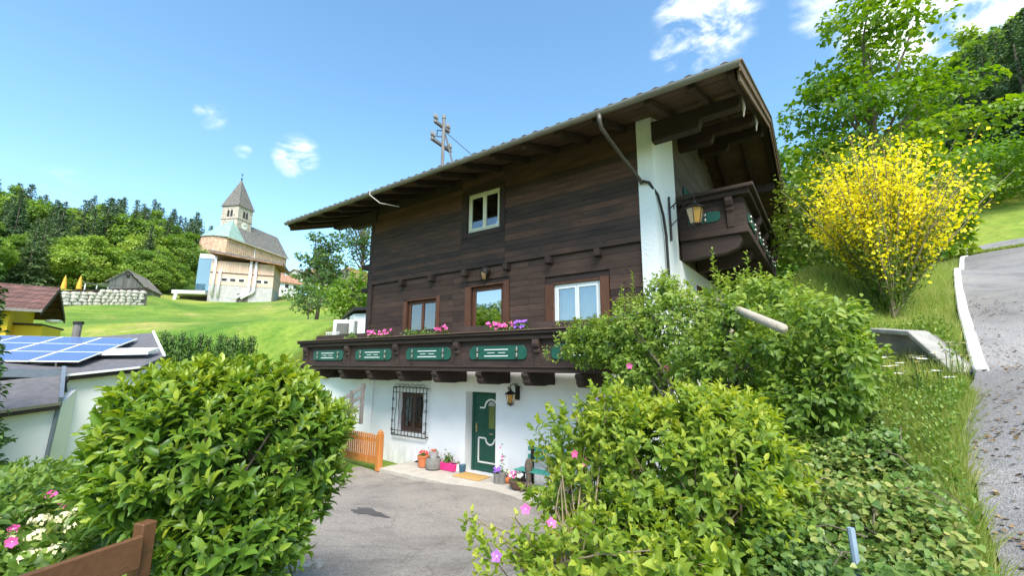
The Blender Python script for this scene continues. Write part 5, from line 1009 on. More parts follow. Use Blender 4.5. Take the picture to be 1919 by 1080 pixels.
# white garden shed past the left end of the balcony
sh = thing('garden_shed', P(665, 630, 25), 'white shed with dark flat roof beyond the balcony corner', 'shed'); a, b = P(664, 585, 24.5), P(720, 583, 23.5); c = P(640, 600, 29)
for nm, p, q, zt_ in (('front_wall', a, b, a[2]), ('side_wall', c, a, a[2])): wallq(nm, (p[0], p[1], 0), (q[0], q[1], 0), zt_-.1, zt_-.1, 3., m_white, sh, .05)
MB().prism([a+V((.25, -.25, .05)), b+V((.3, -.25, .05)), b+V((-1, 4.5, .25)), c+V((-.5, .3, .05))], (0, 0, .16)).build('roof', m_iron, sh)
dr_ = (a*.6+c*.4); MB().obox((dr_[0]+.05, dr_[1]-.05, a[2]-1.0), (a-c)*.08*V((1, 1, 0)), (.03, -.03, 0), (0, 0, .9)).build('door', m_iron, sh)
hp = thing('heat_pump', P(645, 626, 22.5), 'white heat pump box in front of the shed', 'heat pump'); c_ = P(647, 617, 22.5); hq = MB().obox(c_, (.42, .30, 0), (-.12, .18, 0), (0, 0, .42)).build('case', m_white, hp, bevel=.04); MB().obox(c_+V((.06, -.12, 0)), (.22, .15, 0), (-.12, .18, 0), (0, 0, .25)).build('fan_grille', m_gutter, hp)
wf = thing('lattice_fence', P(620, 632, 22), 'low white lattice fence beside the heat pump', 'fence'); a, b = P(610, 624, 22), P(636, 623, 22)
for dz in (.0, -.32): MB().bar(a+V((0, 0, dz)), b+V((0, 0, dz)), .04, .05).build('rail', m_white, wf)
for i in range(9): p = a+(b-a)*i/8; q = a+(b-a)*min(1, (i+1)/8); MB().bar(p+V((0, 0, -.3)), q, .02, .03).build('lattice_slat', m_white, wf)
# white garden wall and wooden stair rail left of the house
gw = thing('garden_wall', (-9, 4, 0), 'white rendered wall seen left of the house under the balcony', 'wall'); a, b = P(600, 712, 16.5), P(700, 708, 15.5)
wallq('render', a, b, a[2]+.05, b[2]+.05, -1.5, m_plaster, gw)
sr = thing('stair_railing', P(650, 760, 14.5), 'weathered wooden stair railing in front of the white garden wall', 'railing'); a, b = P(615, 766, 14.8), P(684, 722, 14.2)
for dz in (0, -.28, -.52): MB().bar(a+V((0, 0, dz)), b+V((0, 0, dz)), .05, .09).build('rail', m_greyboard, sr)
for u_ in (.05, .35, .65, .95): p = a+(b-a)*u_; MB().box(p[0]-.05, p[0]+.05, p[1]-.04, p[1]+.04, p[2]-1.1, p[2]+.08).build('post', m_greyboard, sr)
# brown plank fence in the foreground
bf = thing('plank_fence', P(260, 1075, 3.1), 'brown two-rail plank fence at the laurel', 'fence'); pa, pb = P(272, 990, 3.1), P(-120, 1118, 2.75); pa_, pb_ = pa.copy(), pb.copy(); pb_[2] = pa_[2] = pa[2]-.02
fd = unit(pb_-pa_); fn_ = V((-fd[1], fd[0], 0)); fn_ = fn_ if fn_ @ (CAM-pa) > 0 else -fn_
for dz in (-.07, -.32, -.57): MB().bar(pa_+fd*.045+fn_*.055+V((0, 0, dz)), pb_+fn_*.055+V((0, 0, dz)), .03, .155).build('rail', m_brownfence, bf, bevel=.006)
for d_ in (.0, 1.7): p = pa_+fd*d_; MB().obox((p[0], p[1], pa_[2]-.45), fd*.036, fn_*.036, (0, 0, .5)).build('post', m_brownfence, bf, bevel=.006)
for d_ in (.35, 1.2): p = pa_+fd*d_+fn_*.072; MB().lathe((p[0], p[1], pa_[2]-.07), [(.012, -.008), (.012, .008)], 8).build('bolt', m_silver, bf)

# ================================================================== VEGETATION
lm_laurel = leafmat('laurel_leaf', (.042, .10, .014), (.12, .225, .025), (.36, .43, .05), .36, .36, spec=.4)
lm_vine = leafmat('vine_leaf', (.06, .13, .02), (.17, .275, .038), (.36, .43, .075), .42, .45)
lm_bush = leafmat('bush_leaf', (.08, .165, .022), (.20, .305, .036), (.44, .47, .055), .42, .5)
lm_ivy = leafmat('ivy_leaf', (.05, .11, .02), (.14, .23, .04), (.38, .37, .11), .28, .42)
lm_garden = leafmat('garden_leaf', (.05, .12, .02), (.14, .24, .035), (.33, .38, .07), .3, .5)
lm_grass = leafmat('grass_blade', (.12, .2, .03), (.25, .34, .06), (.50, .46, .17), .5, .6)
lm_maple = leafmat('maple_leaf', (.05, .125, .014), (.12, .235, .022), (.29, .385, .04), .42, .45)
lm_dec = leafmat('forest_leaf', (.075, .15, .025), (.165, .28, .042), (.32, .42, .07), .35, .6, rnd=.5)
lm_con = leafmat('needle', (.035, .075, .033), (.075, .135, .052), (.15, .21, .075), .2, .7, rnd=.4)
lm_ash = leafmat('ash_leaf', (.05, .11, .035), (.10, .18, .05), (.18, .27, .07), .35, .5)
lm_thuja = leafmat('thuja_scale', (.02, .07, .015), (.05, .12, .02), (.12, .21, .03), .15, .6)
lm_broom = leafmat('broom_green', (.06, .12, .02), (.14, .22, .03), (.28, .36, .05), .3, .5)
lm_yellow = leafmat('broom_flower', (.75, .60, .01), (.88, .76, .015), (.92, .84, .05), .4, .6)

def tube_branch(mb, a, b, r0, r1, sag=0., n=4, seg=5):
    a, b = V(a), V(b); L = np.linalg.norm(b-a); k = rng.normal(size=3)*L*.06
    mb.tube([a+(b-a)*t+k*math.sin(t*3.14)+V((0, 0, sag*L*t*(1-t))) for t in np.linspace(0, 1, n)], list(np.linspace(r0, r1, n)), seg, cap=False)
def crown_leaves(ls, centers, rad, nl, size, flat=.6, out=None, asp=.7, var0=.45, ctr=None):
    N = len(centers)*nl; c = np.repeat(centers, nl, 0); r = np.repeat(rad, nl)
    s = sph(N)*rng.uniform(.35, 1, (N, 1))**.5; s[:, 2] *= flat; p = c+s*r[:, None]
    o = unit(p-(ctr if ctr is not None else centers.mean(0))); cv = np.repeat(rng.normal(0, .11, len(centers)), nl)
    d = unit(s*.8+rng.normal(size=(N, 3))*.6+np.array([0, 0, -.15])); n = o*.5+np.array([0, 0, .9])+rng.normal(size=(N, 3))*.45
    sz = size*rng.uniform(.6, 1.3, N); ls.add(p, d, n, sz, sz*asp, np.clip(var0+cv+rng.normal(0, .12, N), 0, 1))
def deciduous(name, lab, h, rw, ncl, nl, lsz, mat, loc=(0, 0, 0), lowz=.22, cr=.2, group=None, lean=(0, 0), var0=.45, asp=.7, flat=.6, hollow=.45, cat='tree', trunk_r=.022):
    t = thing(name, loc, lab, cat, group); L0 = V(loc); mb = MB(); zc = h*(lowz+(1-lowz)*.5); rz = h*(1-lowz)*.5
    mb.tube([L0+V((0, 0, -.5)), L0+V((lean[0]*.3, lean[1]*.3, h*.25)), L0+V((lean[0]*.7, lean[1]*.7, h*.6)), L0+V((lean[0], lean[1], h*.9))], [h*trunk_r, h*trunk_r*.8, h*trunk_r*.45, h*.004], 7)
    s = sph(ncl*3); s = s[rng.permutation(len(s))]; rr = rng.uniform(hollow, 1, (len(s), 1))**.7
    bump = 1+.16*np.sin(s[:, 0]*5+rng.uniform(0, 6))*np.cos(s[:, 1]*4+rng.uniform(0, 6))+.1*np.sin(s[:, 2]*7+rng.uniform(0, 6))
    c = s*rr*np.array([rw, rw, rz])*bump[:, None]; c[:, :2] *= (1-.35*np.clip(c[:, 2:3]/rz, 0, 1)); c = c[:ncl]+L0+np.array([lean[0]*.6, lean[1]*.6, zc])
    for q in c[::max(1, ncl//26)]:
        f = max(.15, min(.85, ((q[2]-L0[2])/h)*.75)); st = L0+V((lean[0]*f, lean[1]*f, h*f*.85)); tube_branch(mb, st, q, h*.007, h*.0015, .12)
    mb.build('trunk', m_bark, t, smooth=True)
    ls = LS(); crown_leaves(ls, c, np.full(ncl, cr*rw*1.25)*rng.uniform(.7, 1.35, ncl), nl, lsz, flat=flat, var0=var0, asp=asp, ctr=L0+V((0, 0, zc*.8))); leaf_object(t, ls, LEAF4, mat, name='crown', stuff=False)
    return t
def conifer(name, lab, h, rw, nwh, mat, loc=(0, 0, 0), group=None, cat='tree', lsz=.5, dens=1., step=.22):
    t = thing(name, loc, lab, cat, group); L0 = V(loc); mb = MB(); mb.tube([L0+V((0, 0, -.5)), L0+V((0, 0, h*.6)), L0+V((0, 0, h))], [h*.016, h*.009, .02], 7); mb.build('trunk', m_bark, t, smooth=True)
    ls = LS()
    for i in range(nwh):
        f = .07+.93*(i+.3)/nwh; z = h*f; r = rw*(1-f)**.85*rng.uniform(.75, 1.15)+.15; nb = int((7+5*(1-f))*dens)
        for k in range(nb):
            a = rng.uniform(0, 6.28); L = r*rng.uniform(.7, 1.1); m = max(3, int(L/step)); t_ = np.linspace(.12, 1, m); q = np.column_stack([np.cos(a)*L*t_, np.sin(a)*L*t_, z-.28*L*t_**1.4+.12*L*t_**3])+rng.normal(size=(m, 3))*.05+L0
            for rep in (0, 1):
                d = np.column_stack([np.full(m, math.cos(a)), np.full(m, math.sin(a)), np.full(m, -.35)])+rng.normal(size=(m, 3))*.55; n = np.tile([0, 0, 1.], (m, 1))+rng.normal(size=(m, 3))*.4
                sz = lsz*rng.uniform(.7, 1.2, m)*(.55+.45*(1-f)); ls.add(q, d, n, sz, sz*.55, np.clip(.3+.35*t_+rng.normal(0, .12, m), 0, 1))
    leaf_object(t, ls, LEAF4, mat, name='crown', stuff=False); return t
def place(proto, loc, scale, rot, first, label=None, group=None):
    o = proto if first else copy_tree(proto); o.location = [float(c) for c in loc]; o.scale = (scale[0], scale[0], scale[1]); o.rotation_euler = (0, 0, rot)
    if label: o['label'] = label
    if group: o['group'] = group
    return o
# ---- forests: prototypes placed as individuals
GL, GR = 'trees of the wooded hill behind the village', 'trees of the steep wood above the road'
protos = [deciduous('broadleaf_tree', 'light green tree across the road', 12, 4.6, 80, 90, .5, lm_dec, var0=.5, cr=.2, lowz=.12, hollow=.55), deciduous('broadleaf_tree', 'x', 12, 3.8, 64, 90, .45, lm_dec, var0=.36, cr=.22, lowz=.1, hollow=.55), deciduous('broadleaf_tree', 'x', 12, 5.0, 85, 90, .5, lm_dec, var0=.64, cr=.19, lowz=.12, hollow=.55),
          conifer('spruce_tree', 'x', 14, 3.0, 30, lm_con, lsz=.62), conifer('spruce_tree', 'x', 14, 2.5, 26, lm_con, lsz=.6), deciduous('pine_tree', 'x', 14, 2.6, 34, 80, .42, lm_con, lowz=.5, cr=.3, var0=.6)]
used = [False]*6
KN = ['broad light green tree', 'dense mid green tree', 'wide yellowish green tree', 'dark spruce', 'slim dark spruce', 'tall bare-stemmed pine']
skyl = ([-93, -87, -84.5, -82.5, -81, -79, -76.8, -74, -71.6, -69.5, -67.5], [16.0, 15.9, 15.0, 13.6, 15.0, 15.7, 17.3, 16.9, 16.4, 15.0, 12.5])
count = 0
def put(k, az, dist, hh, where, grp, wmul=1.):
    global count
    x, y = CAM[0]+dist*math.sin(R(az)), CAM[1]+dist*math.cos(R(az)); z = hz(x, y)-.3; s = hh/(12 if k in (0, 1, 2) else 14)
    place(protos[k], (x, y, z), (s*wmul*random.uniform(.9, 1.15), s), random.uniform(0, 6.28), not used[k], KN[k]+' '+where, grp); used[k] = True; count += 1
tries = 0; spots = []
while len(spots) < 175 and tries < 9000:
    tries += 1; az = random.uniform(-93, -66.8); dist = 86+115*random.random()**.8
    if az > -80 and dist < 100: continue
    if az > -75.5 and dist < 150: continue
    if az > -72.5 and dist < 178: continue
    if any(math.hypot((az-a)*R(1)*dist, dist-d) < 4.0 for a, d in spots): continue
    spots.append((az, dist))
for az, dist in sorted(spots, key=lambda q: -q[1]):
    x, y = CAM[0]+dist*math.sin(R(az)), CAM[1]+dist*math.cos(R(az)); zmax = 2.8+dist*math.tan(R(np.interp(az, *skyl)+random.uniform(-1.2, .35))); room = zmax-hz(x, y)
    hh = min(room, random.uniform(10, 15) if dist > 120 else random.uniform(6, 9.5));
    if hh < 5: continue
    mixv = math.sin(az*1.1)+math.cos(dist*.09); k = random.choice((3, 3, 4, 3, 0)) if mixv > 0 else random.choice((0, 1, 1, 2, 2, 3))
    if dist > 165 and random.random() < .65: k = random.choice((3, 5, 4))
    if k in (3, 4): hh *= 1.22
    put(k, az, dist, hh, 'in the wood on the hill behind the village', GL, 1.1)
for az, dist, hh, k in ((-73.6, 126, 11, 2), (-73.9, 112, 6, 0), (-74.4, 104, 4.5, 2), (-75.4, 100, 5, 1), (-76.5, 118, 13, 3), (-75.2, 135, 15, 3), (-72.6, 160, 17, 3), (-71.2, 185, 17, 4)): put(k, az, dist, hh, 'at the edge of the wood beside the hall', GL, 1.2)
skyr = ([-9, -5, -2, 1, 4, 8, 9.6, 11.5, 12.8, 15, 17.7, 24], [12, 16, 19, 20, 21, 23, 24.5, 26.3, 27.8, 28.6, 29.8, 31]); tries = 0; spots = []
while len(spots) < 105 and tries < 5000:
    tries += 1; az = random.uniform(-8, 25); dist = 50+75*random.random()
    if az > 9 and dist < 74: continue
    if any(math.hypot((az-a)*R(1)*dist, dist-d) < 3.9 for a, d in spots): continue
    spots.append((az, dist))
for az, dist in sorted(spots, key=lambda q: -q[1]):
    x, y = CAM[0]+dist*math.sin(R(az)), CAM[1]+dist*math.cos(R(az)); zmax = 2.8+dist*math.tan(R(np.interp(az, *skyr)+random.uniform(-1.8, .4))); room = zmax-hz(x, y); hh = min(room, random.uniform(13, 21) if dist > 65 else random.uniform(9, 14))
    if hh < 5: continue
    k = random.choice((0, 1, 2, 2, 0)) if az < 8 else random.choice((3, 3, 4, 3, 1, 0, 2)); put(k, az, dist, hh, 'in the steep wood above the road', GR, 1.1)
for az, dist, k in ((10.6, 82, 4), (11.6, 72, 3), (12.8, 66, 3), (13.6, 74, 4), (14.6, 64, 3), (15.6, 72, 3), (16.6, 62, 4), (17.6, 68, 3), (18.6, 60, 3), (19.8, 66, 3), (12.2, 90, 3), (15.1, 85, 4), (16.9, 88, 3)):
    x, y = CAM[0]+dist*math.sin(R(az)), CAM[1]+dist*math.cos(R(az)); put(k, az, dist, 2.8+dist*math.tan(R(np.interp(az, *skyr)-1.5*((az*7) % 1)))-hz(x, y), 'in the steep wood above the road', GR, .95)
for x, y, hh, k in ((-10, -36, 13, 0), (-3, -40, 15, 1), (5, -37, 12, 2), (12, -42, 15, 0), (-17, -42, 14, 1), (-24, -36, 13, 2), (-31, -38, 14, 0), (-37, -44, 15, 1)):   # across the valley, mirrored in the panes
    place(protos[k], (x, y, hz(x, y)-.3), (hh/12, hh/12), x, not used[k], KN[k]+' across the road from the house', 'trees across the road'); used[k] = True
# ---- single trees
b_ = P(590, 612, 50); deciduous('ash_tree', 'slender ash tree with thin crown on the meadow', 10.3, 2.6, 60, 42, .36, lm_ash, (b_[0], b_[1], hz(b_[0], b_[1])), lowz=.28, cr=.22, lean=(.4, .8), hollow=.2, flat=.45)
b_ = P(672, 600, 62); deciduous('young_ash_tree', 'airy ash tree behind the left corner of the house', 15.5, 3.6, 60, 42, .36, lm_ash, (b_[0], b_[1], hz(b_[0], b_[1])), lowz=.45, cr=.22, hollow=.25, flat=.45)
b_ = P(655, 622, 42); deciduous('fruit_tree', 'round leafy fruit tree on the meadow above the shed', 4.6, 2.3, 40, 60, .3, lm_maple, (b_[0], b_[1], hz(b_[0], b_[1])), lowz=.1, cr=.3, var0=.55)
b_ = P(575, 625, 47); deciduous('fruit_tree', 'small spreading fruit tree with drooping boughs beside the slender ash', 3.8, 2.6, 26, 45, .3, lm_ash, (b_[0], b_[1], hz(b_[0], b_[1])), lowz=.4, cr=.25, var0=.5)
for i, (px, dist, hh, lab) in enumerate(((548, 118, 6, 'bushy dark tree between hall and cottage'), (606, 90, 6.5, 'dark green tree in front of the red roofed house'), (580, 105, 4.5, 'pale shrub on the bank by the tan cottage'), (625, 150, 9, 'tree behind the grey barn with red roof'))):
    b_ = P(px, 540, dist); o = copy_tree(protos[(1, 1, 2, 1)[i]]); o.location = (b_[0], b_[1], hz(b_[0], b_[1])-.3); o.scale = [hh/12]*3; tag(o, lab, 'tree', 'x'); del o['group']
b_ = P(1640, 430, 24); zb = hz(b_[0], b_[1]); H_ = P(1610, 15, 24)[2]-zb
deciduous('maple_tree', 'tall maple tree with bright layered foliage behind the yellow broom', H_, 3.7, 120, 110, .25, lm_maple, (b_[0]+.3, b_[1], zb), lowz=.08, cr=.21, lean=(.2, 0), hollow=.35, flat=.35, asp=.75, var0=.5)
b_ = P(1500, 470, 30); zb = hz(b_[0], b_[1]); deciduous('lime_tree', 'light green tree rising behind the right end of the roof', P(1510, 255, 30)[2]-zb, 2.7, 80, 90, .3, lm_maple, (b_[0], b_[1], zb), lowz=.05, cr=.25, var0=.62)
b_ = P(1850, 392, 50); zb = hz(b_[0], b_[1]); deciduous('beech_tree', 'broad layered beech at the top of the road', P(1850, 285, 50)[2]-zb, 6.0, 90, 80, .34, lm_maple, (b_[0], b_[1], zb), lowz=.06, cr=.22, var0=.42, flat=.3)
b_ = P(1745, 420, 30); zb = hz(b_[0], b_[1]); deciduous('beech_tree', 'pale green beech between maple and roadside', P(1745, 285, 30)[2]-zb, 1.9, 45, 80, .32, lm_maple, (b_[0], b_[1], zb), lowz=.06, cr=.24, var0=.62, flat=.35)
b_ = P(1600, 540, 15.5); zb = hz(b_[0], b_[1]); deciduous('hazel_bush', 'upright light green hazel bush behind the broom', P(1600, 275, 15.5)[2]-zb, 2.0, 80, 70, .15, lm_broom, (b_[0], b_[1], zb), lowz=.05, cr=.26, var0=.55, cat='bush')
b_ = P(4, 640, 17); conifer('thuja', 'tall dark green thuja beside the yellow house', P(0, 455, 17)[2]-hz(b_[0]-1, b_[1])+.2, 1.0, 80, lm_thuja, (b_[0]-.2, b_[1]-.62, hz(b_[0]-1, b_[1])), lsz=.22, dens=3, step=.09)
th = None
for i, px in enumerate((303, 318, 336, 352, 372, 388, 410, 424, 437, 452, 468)):
    b_ = P(px, 672, 28.5+.15*i); z = hz(b_[0], b_[1]); top = P(px, 622+(i*7 % 13), 28.5)[2]; lab = 'clipped young thuja in the hedge row behind the neighbour roof'
    if th is None: th = conifer('hedge_thuja', lab, 2.4, .55, 26, lm_thuja, (b_[0], b_[1], z), 'thuja hedge row', lsz=.16, dens=2, step=.08); o = th
    else: o = copy_tree(th); o.location = (b_[0], b_[1], z)
    o.scale = (1, 1, max(.5, (top-z)/2.4)); o.rotation_euler = (0, 0, i)

# ---- big laurel
def stems(t, base, pts, mat=m_twig, r=.012, n=5):
    mb = MB()
    for p in pts: tube_branch(mb, base+rng.normal(size=3)*np.array([.12, .12, .02]), p, r, r*.35, .1, n, 5)
    tag(mb.build('stems', mat, t, smooth=True), kind='stuff')
c0 = P(405, 860, 3.75); bz = hz(c0[0], c0[1]); lau = thing('laurel_bush', (c0[0], c0[1], bz), 'big rounded cherry laurel with glossy leaves beside the driveway', 'bush')
bl_ = [pblob(415, 850, 3.8, 190, 165, .75), pblob(315, 800, 3.75, 105, 105, .5), pblob(480, 760, 3.9, 120, 85, .5), pblob(430, 1000, 3.4, 125, 105, .5), pblob(550, 850, 3.8, 75, 130, .5), pblob(275, 860, 3.7, 75, 90, .4), pblob(400, 735, 3.85, 110, 60, .4)]
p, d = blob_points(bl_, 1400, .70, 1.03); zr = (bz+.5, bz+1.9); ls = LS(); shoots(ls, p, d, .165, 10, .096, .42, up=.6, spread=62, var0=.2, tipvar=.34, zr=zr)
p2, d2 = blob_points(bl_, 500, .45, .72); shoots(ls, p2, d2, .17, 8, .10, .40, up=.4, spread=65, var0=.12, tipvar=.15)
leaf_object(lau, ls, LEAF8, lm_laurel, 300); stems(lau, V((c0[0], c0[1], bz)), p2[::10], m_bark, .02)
# ---- vine over the pergola at the house corner
pg = thing('pergola', (6.5, -3.2, hz(6.5, -3.2)), 'round log pergola overgrown by vines at the house corner', 'pergola'); a, b = P(1395, 586, 5.6), P(1466, 616, 4.5)
MB().tube([a+(a-b)*1.5, b], .045, 14).build('log_beam', m_log, pg, smooth=True)
MB().lathe((0, 0, 0), [(.0, 0), (.06, .0)], 14)
for q in (a+(a-b)*1.35, a+(a-b)*.7): MB().tube([(q[0], q[1], q[2]-.07), (q[0], q[1], hz(q[0], q[1])-.2)], .06, 10).build('log_post', m_log, pg, smooth=True)
q = a+(a-b)*1.3; MB().tube([q+V((-.2, .3, .1)), P(1150, 600, 8.6)], .055, 10).build('log_beam', m_log, pg, smooth=True)
vn = thing('vine', (6.6, -3.0, hz(6.6, -3)), 'dense green vine covering the pergola and the balcony end', 'vine')
vb = [pblob(1110, 640, 8.3, 75, 48, .5), pblob(1200, 630, 7.8, 95, 75, .7), pblob(1290, 620, 7.2, 95, 85, .8), pblob(1250, 560, 7.6, 45, 50, .4), pblob(1390, 580, 7.0, 70, 70, .6), pblob(1375, 600, 5.9, 40, 50, .35), pblob(1440, 650, 5.2, 60, 30, .3), pblob(1450, 560, 6.8, 60, 45, .5), pblob(1380, 680, 6.2, 130, 75, .8), pblob(1500, 650, 5.7, 80, 95, .6), pblob(1550, 610, 5.4, 65, 60, .5), pblob(1590, 690, 5.3, 60, 75, .5), pblob(1210, 700, 7.2, 80, 50, .5), pblob(1500, 760, 5.2, 90, 70, .5)]
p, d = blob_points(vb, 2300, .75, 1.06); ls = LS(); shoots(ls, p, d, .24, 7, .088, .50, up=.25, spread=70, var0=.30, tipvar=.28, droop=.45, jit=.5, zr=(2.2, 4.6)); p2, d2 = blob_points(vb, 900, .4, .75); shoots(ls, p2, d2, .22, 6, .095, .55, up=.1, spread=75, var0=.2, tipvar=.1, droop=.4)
tips = np.array([P(1165, 540, 8.0), P(1240, 510, 7.8), P(1335, 475, 7.2), P(1400, 478, 7.0), P(1345, 510, 7.1), P(1480, 505, 6.7), P(1425, 500, 6.9), P(1235, 535, 7.8), P(1185, 515, 7.9)]); tips = np.concatenate([tips-np.array([0, 0, .12*k]) for k in range(4)])
shoots(ls, tips, np.tile([0, 0, 1.], (len(tips), 1)), .26, 8, .07, .55, up=1.5, spread=60, var0=.5, tipvar=.35, jit=.25)
tr = np.array([P(1045+i*9, 605-3*math.sin(i), 8.25) for i in range(9)]+[P(1030+i*8, 674+4*math.sin(i*1.3), 8.35) for i in range(14)]+[P(1022, 650+6*i, 8.35) for i in range(4)]); shoots(ls, tr, np.tile([-.5, -.6, 0], (len(tr), 1)), .16, 6, .06, .7, up=.1, spread=70, var0=.5, tipvar=.3, droop=.3)
leaf_object(vn, ls, LEAF8, lm_vine, 300); stems(vn, V((6.9, -3.4, hz(6.9, -3.4))), p2[::20], m_bark, .018)
# ---- shrubs right of the drive
sb = thing('weigela_shrub', P(1300, 1000, 3.6), 'lush light green shrub with pointed leaves right of the driveway', 'shrub'); sb.location.z = hz(sb.location.x, sb.location.y)
bb_ = [pblob(1290, 900, 3.5, 150, 150, .6), pblob(1400, 890, 3.6, 95, 130, .5), pblob(1190, 830, 3.7, 100, 90, .5), pblob(1330, 790, 3.8, 110, 70, .5), pblob(1230, 1000, 3.2, 130, 100, .5), pblob(1400, 1010, 3.3, 100, 100, .45)]
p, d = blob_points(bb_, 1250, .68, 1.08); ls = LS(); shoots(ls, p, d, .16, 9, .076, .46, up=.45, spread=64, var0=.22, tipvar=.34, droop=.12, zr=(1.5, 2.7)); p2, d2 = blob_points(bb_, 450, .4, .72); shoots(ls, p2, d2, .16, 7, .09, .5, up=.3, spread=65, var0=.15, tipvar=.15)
leaf_object(sb, ls, LEAF8, lm_bush, 300); stems(sb, wloc(sb), p2[::9], m_twig, .012)
def blossom(t, c, s, mat, n=5):
    mb = MB(); ax = unit(CAM-c+rng.normal(size=3)*1.2); a = unit(np.cross(ax, [.2, .3, 1])); b = np.cross(ax, a)
    for w in range(n):
        an = w*6.283/n; r1, r2, r3 = [a*math.cos(an+o)+b*math.sin(an+o) for o in (0, .55, -.55)]; mb.add([c, c+s*(r3*.75+ax*.3), c+s*(r1+ax*.25), c+s*(r2*.75+ax*.3)], [(0, 1, 2, 3)])
    o = mb.build('blossom', mat, t, smooth=True); MB().lathe(c, [(.0, -.1*s), (.14*s, 0), (.0, .25*s)], 6).build('stamen', m_petal_cream, o)
hb = thing('hibiscus_shrub', P(1080, 1000, 3.1), 'yellow-green hibiscus with pink blossoms and bare twigs in front of the porch', 'shrub'); hb.location.z = hz(hb.location.x, hb.location.y)
hbb = [pblob(1070, 830, 3.9, 65, 70, .35), pblob(1120, 900, 3.6, 80, 70, .4), pblob(1050, 920, 3.6, 45, 45, .3), pblob(1150, 780, 3.9, 70, 60, .35), pblob(1110, 1030, 2.8, 110, 60, .35), pblob(1260, 1060, 2.6, 150, 50, .35), pblob(1010, 1050, 2.7, 55, 40, .25)]
p, d = blob_points(hbb, 420, .5, 1.15); ls = LS(); shoots(ls, p, d, .18, 8, .066, .62, up=.7, spread=62, var0=.45, tipvar=.32, jit=.45)
for px, py, dd in ((885, 965, 2.55), (900, 1000, 2.5), (915, 1035, 2.45), (880, 1015, 2.5), (940, 1015, 2.5), (965, 975, 2.7), (930, 1065, 2.4), (900, 1060, 2.4), (980, 1000, 2.6), (890, 985, 2.5), (872, 975, 2.55), (905, 1018, 2.45), (925, 1000, 2.5), (950, 1040, 2.45), (970, 1060, 2.4), (985, 1030, 2.5), (1000, 1070, 2.4), (960, 1000, 2.6), (890, 1040, 2.45), (915, 1075, 2.4), (1020, 1010, 2.6), (1005, 985, 2.7)): q = P(px, py, dd)[None]; shoots(ls, q, np.array([[0, 0, 1.]]), .12, 7, .05, .62, up=1, spread=62, var0=.5, tipvar=.35)
leaf_object(hb, ls, HEART, lm_bush, 300); B0 = wloc(hb); stems(hb, B0, list(p[::5])+[P(885, 965, 2.55), P(872, 975, 2.55), P(905, 1000, 2.5), P(940, 1015, 2.5), P(965, 970, 2.7), P(985, 1000, 2.6), P(930, 1050, 2.4)], m_twig, .009, 6)
for px, py, dd, m_ in ((1098, 868, 3.5, m_petal_pink), (1076, 851, 3.5, m_petal_pink), (1134, 788, 3.75, m_petal_pink), (1166, 788, 3.7, m_petal_pink), (931, 1044, 2.4, m_petal_purple), (1033, 982, 2.7, m_petal_pink), (985, 955, 2.7, m_petal_pink), (1116, 745, 3.9, m_petal_purple), (1180, 686, 6.6, m_petal_pink), (1250, 690, 6.3, m_petal_pink)): blossom(hb, P(px, py, dd), .032 if dd < 5 else .05, m_)
# ---- ivy bank between shrubs and road
iv = thing('ivy_bank', (8.2, -5.6, hz(8.2, -5.6)), 'ivy and dry creepers covering the bank beside the road', 'ivy')
def on_ground(px, py):
    d = pdir(px, py); d = d/np.linalg.norm(d); t = .5
    for _ in range(400):
        q = CAM+d*t
        if q[2] <= hz(q[0], q[1])+.25: break
        t += .03+.004*t
    return q
ipoly = [(1500, 760), (1600, 720), (1665, 790), (1740, 880), (1815, 980), (1868, 1080), (1868, 1200), (1350, 1200), (1420, 1000), (1480, 850)]
c_ = np.array([on_ground(x, y)[:2] for x, y in ipoly]); mn, mx_ = c_.min(0)-.1, c_.max(0)+.1; xy = rng.uniform(mn, mx_, (36000, 2)); xy = xy[inpoly(xy, [tuple(q) for q in c_])][:16000]; z = hgt(xy)+.06+.2*rng.random(len(xy))**1.3+.08*np.sin(xy[:, 0]*5)*np.cos(xy[:, 1]*6)
N = len(xy); ls = LS(); s_ = rng.uniform(.024, .048, N); tc2 = unit(CAM-np.column_stack([xy, z])); ls.add(np.column_stack([xy, z]), rng.normal(size=(N, 3))*np.array([1, 1, .35])+np.array([0, 0, -.2]), rng.normal(size=(N, 3))*.45+tc2*.5+np.array([0, 0, .8]), s_, s_*rng.uniform(.8, 1.1, N), np.clip(rng.normal(.42, .2, N)+.18*np.sin(xy[:, 0]*3+xy[:, 1]*2), 0, 1)); leaf_object(iv, ls, HEART, lm_ivy, 300)
mb = MB()
for i in range(26): j = rng.integers(N); q = np.array([*xy[j], z[j]+.03]); w = rng.normal(size=3)*np.array([.3, .3, .06]); mb.tube([q, q+w*.5+V((0, 0, .04)), q+w], .004, 4)
tag(mb.build('dry_stems', m_bark, iv), kind='stuff')
st_ = on_ground(1612, 1075); tag(MB().tube([st_+V((0, 0, -.3)), P(1594, 990, np.hypot(*(st_-CAM)[:2])+.02)], .016, 8).build('garden_stake', simple('blue_grey_stake', (.28, .36, .45), .4)), 'blue-grey metal stake leaning in the ivy bank', 'stake')
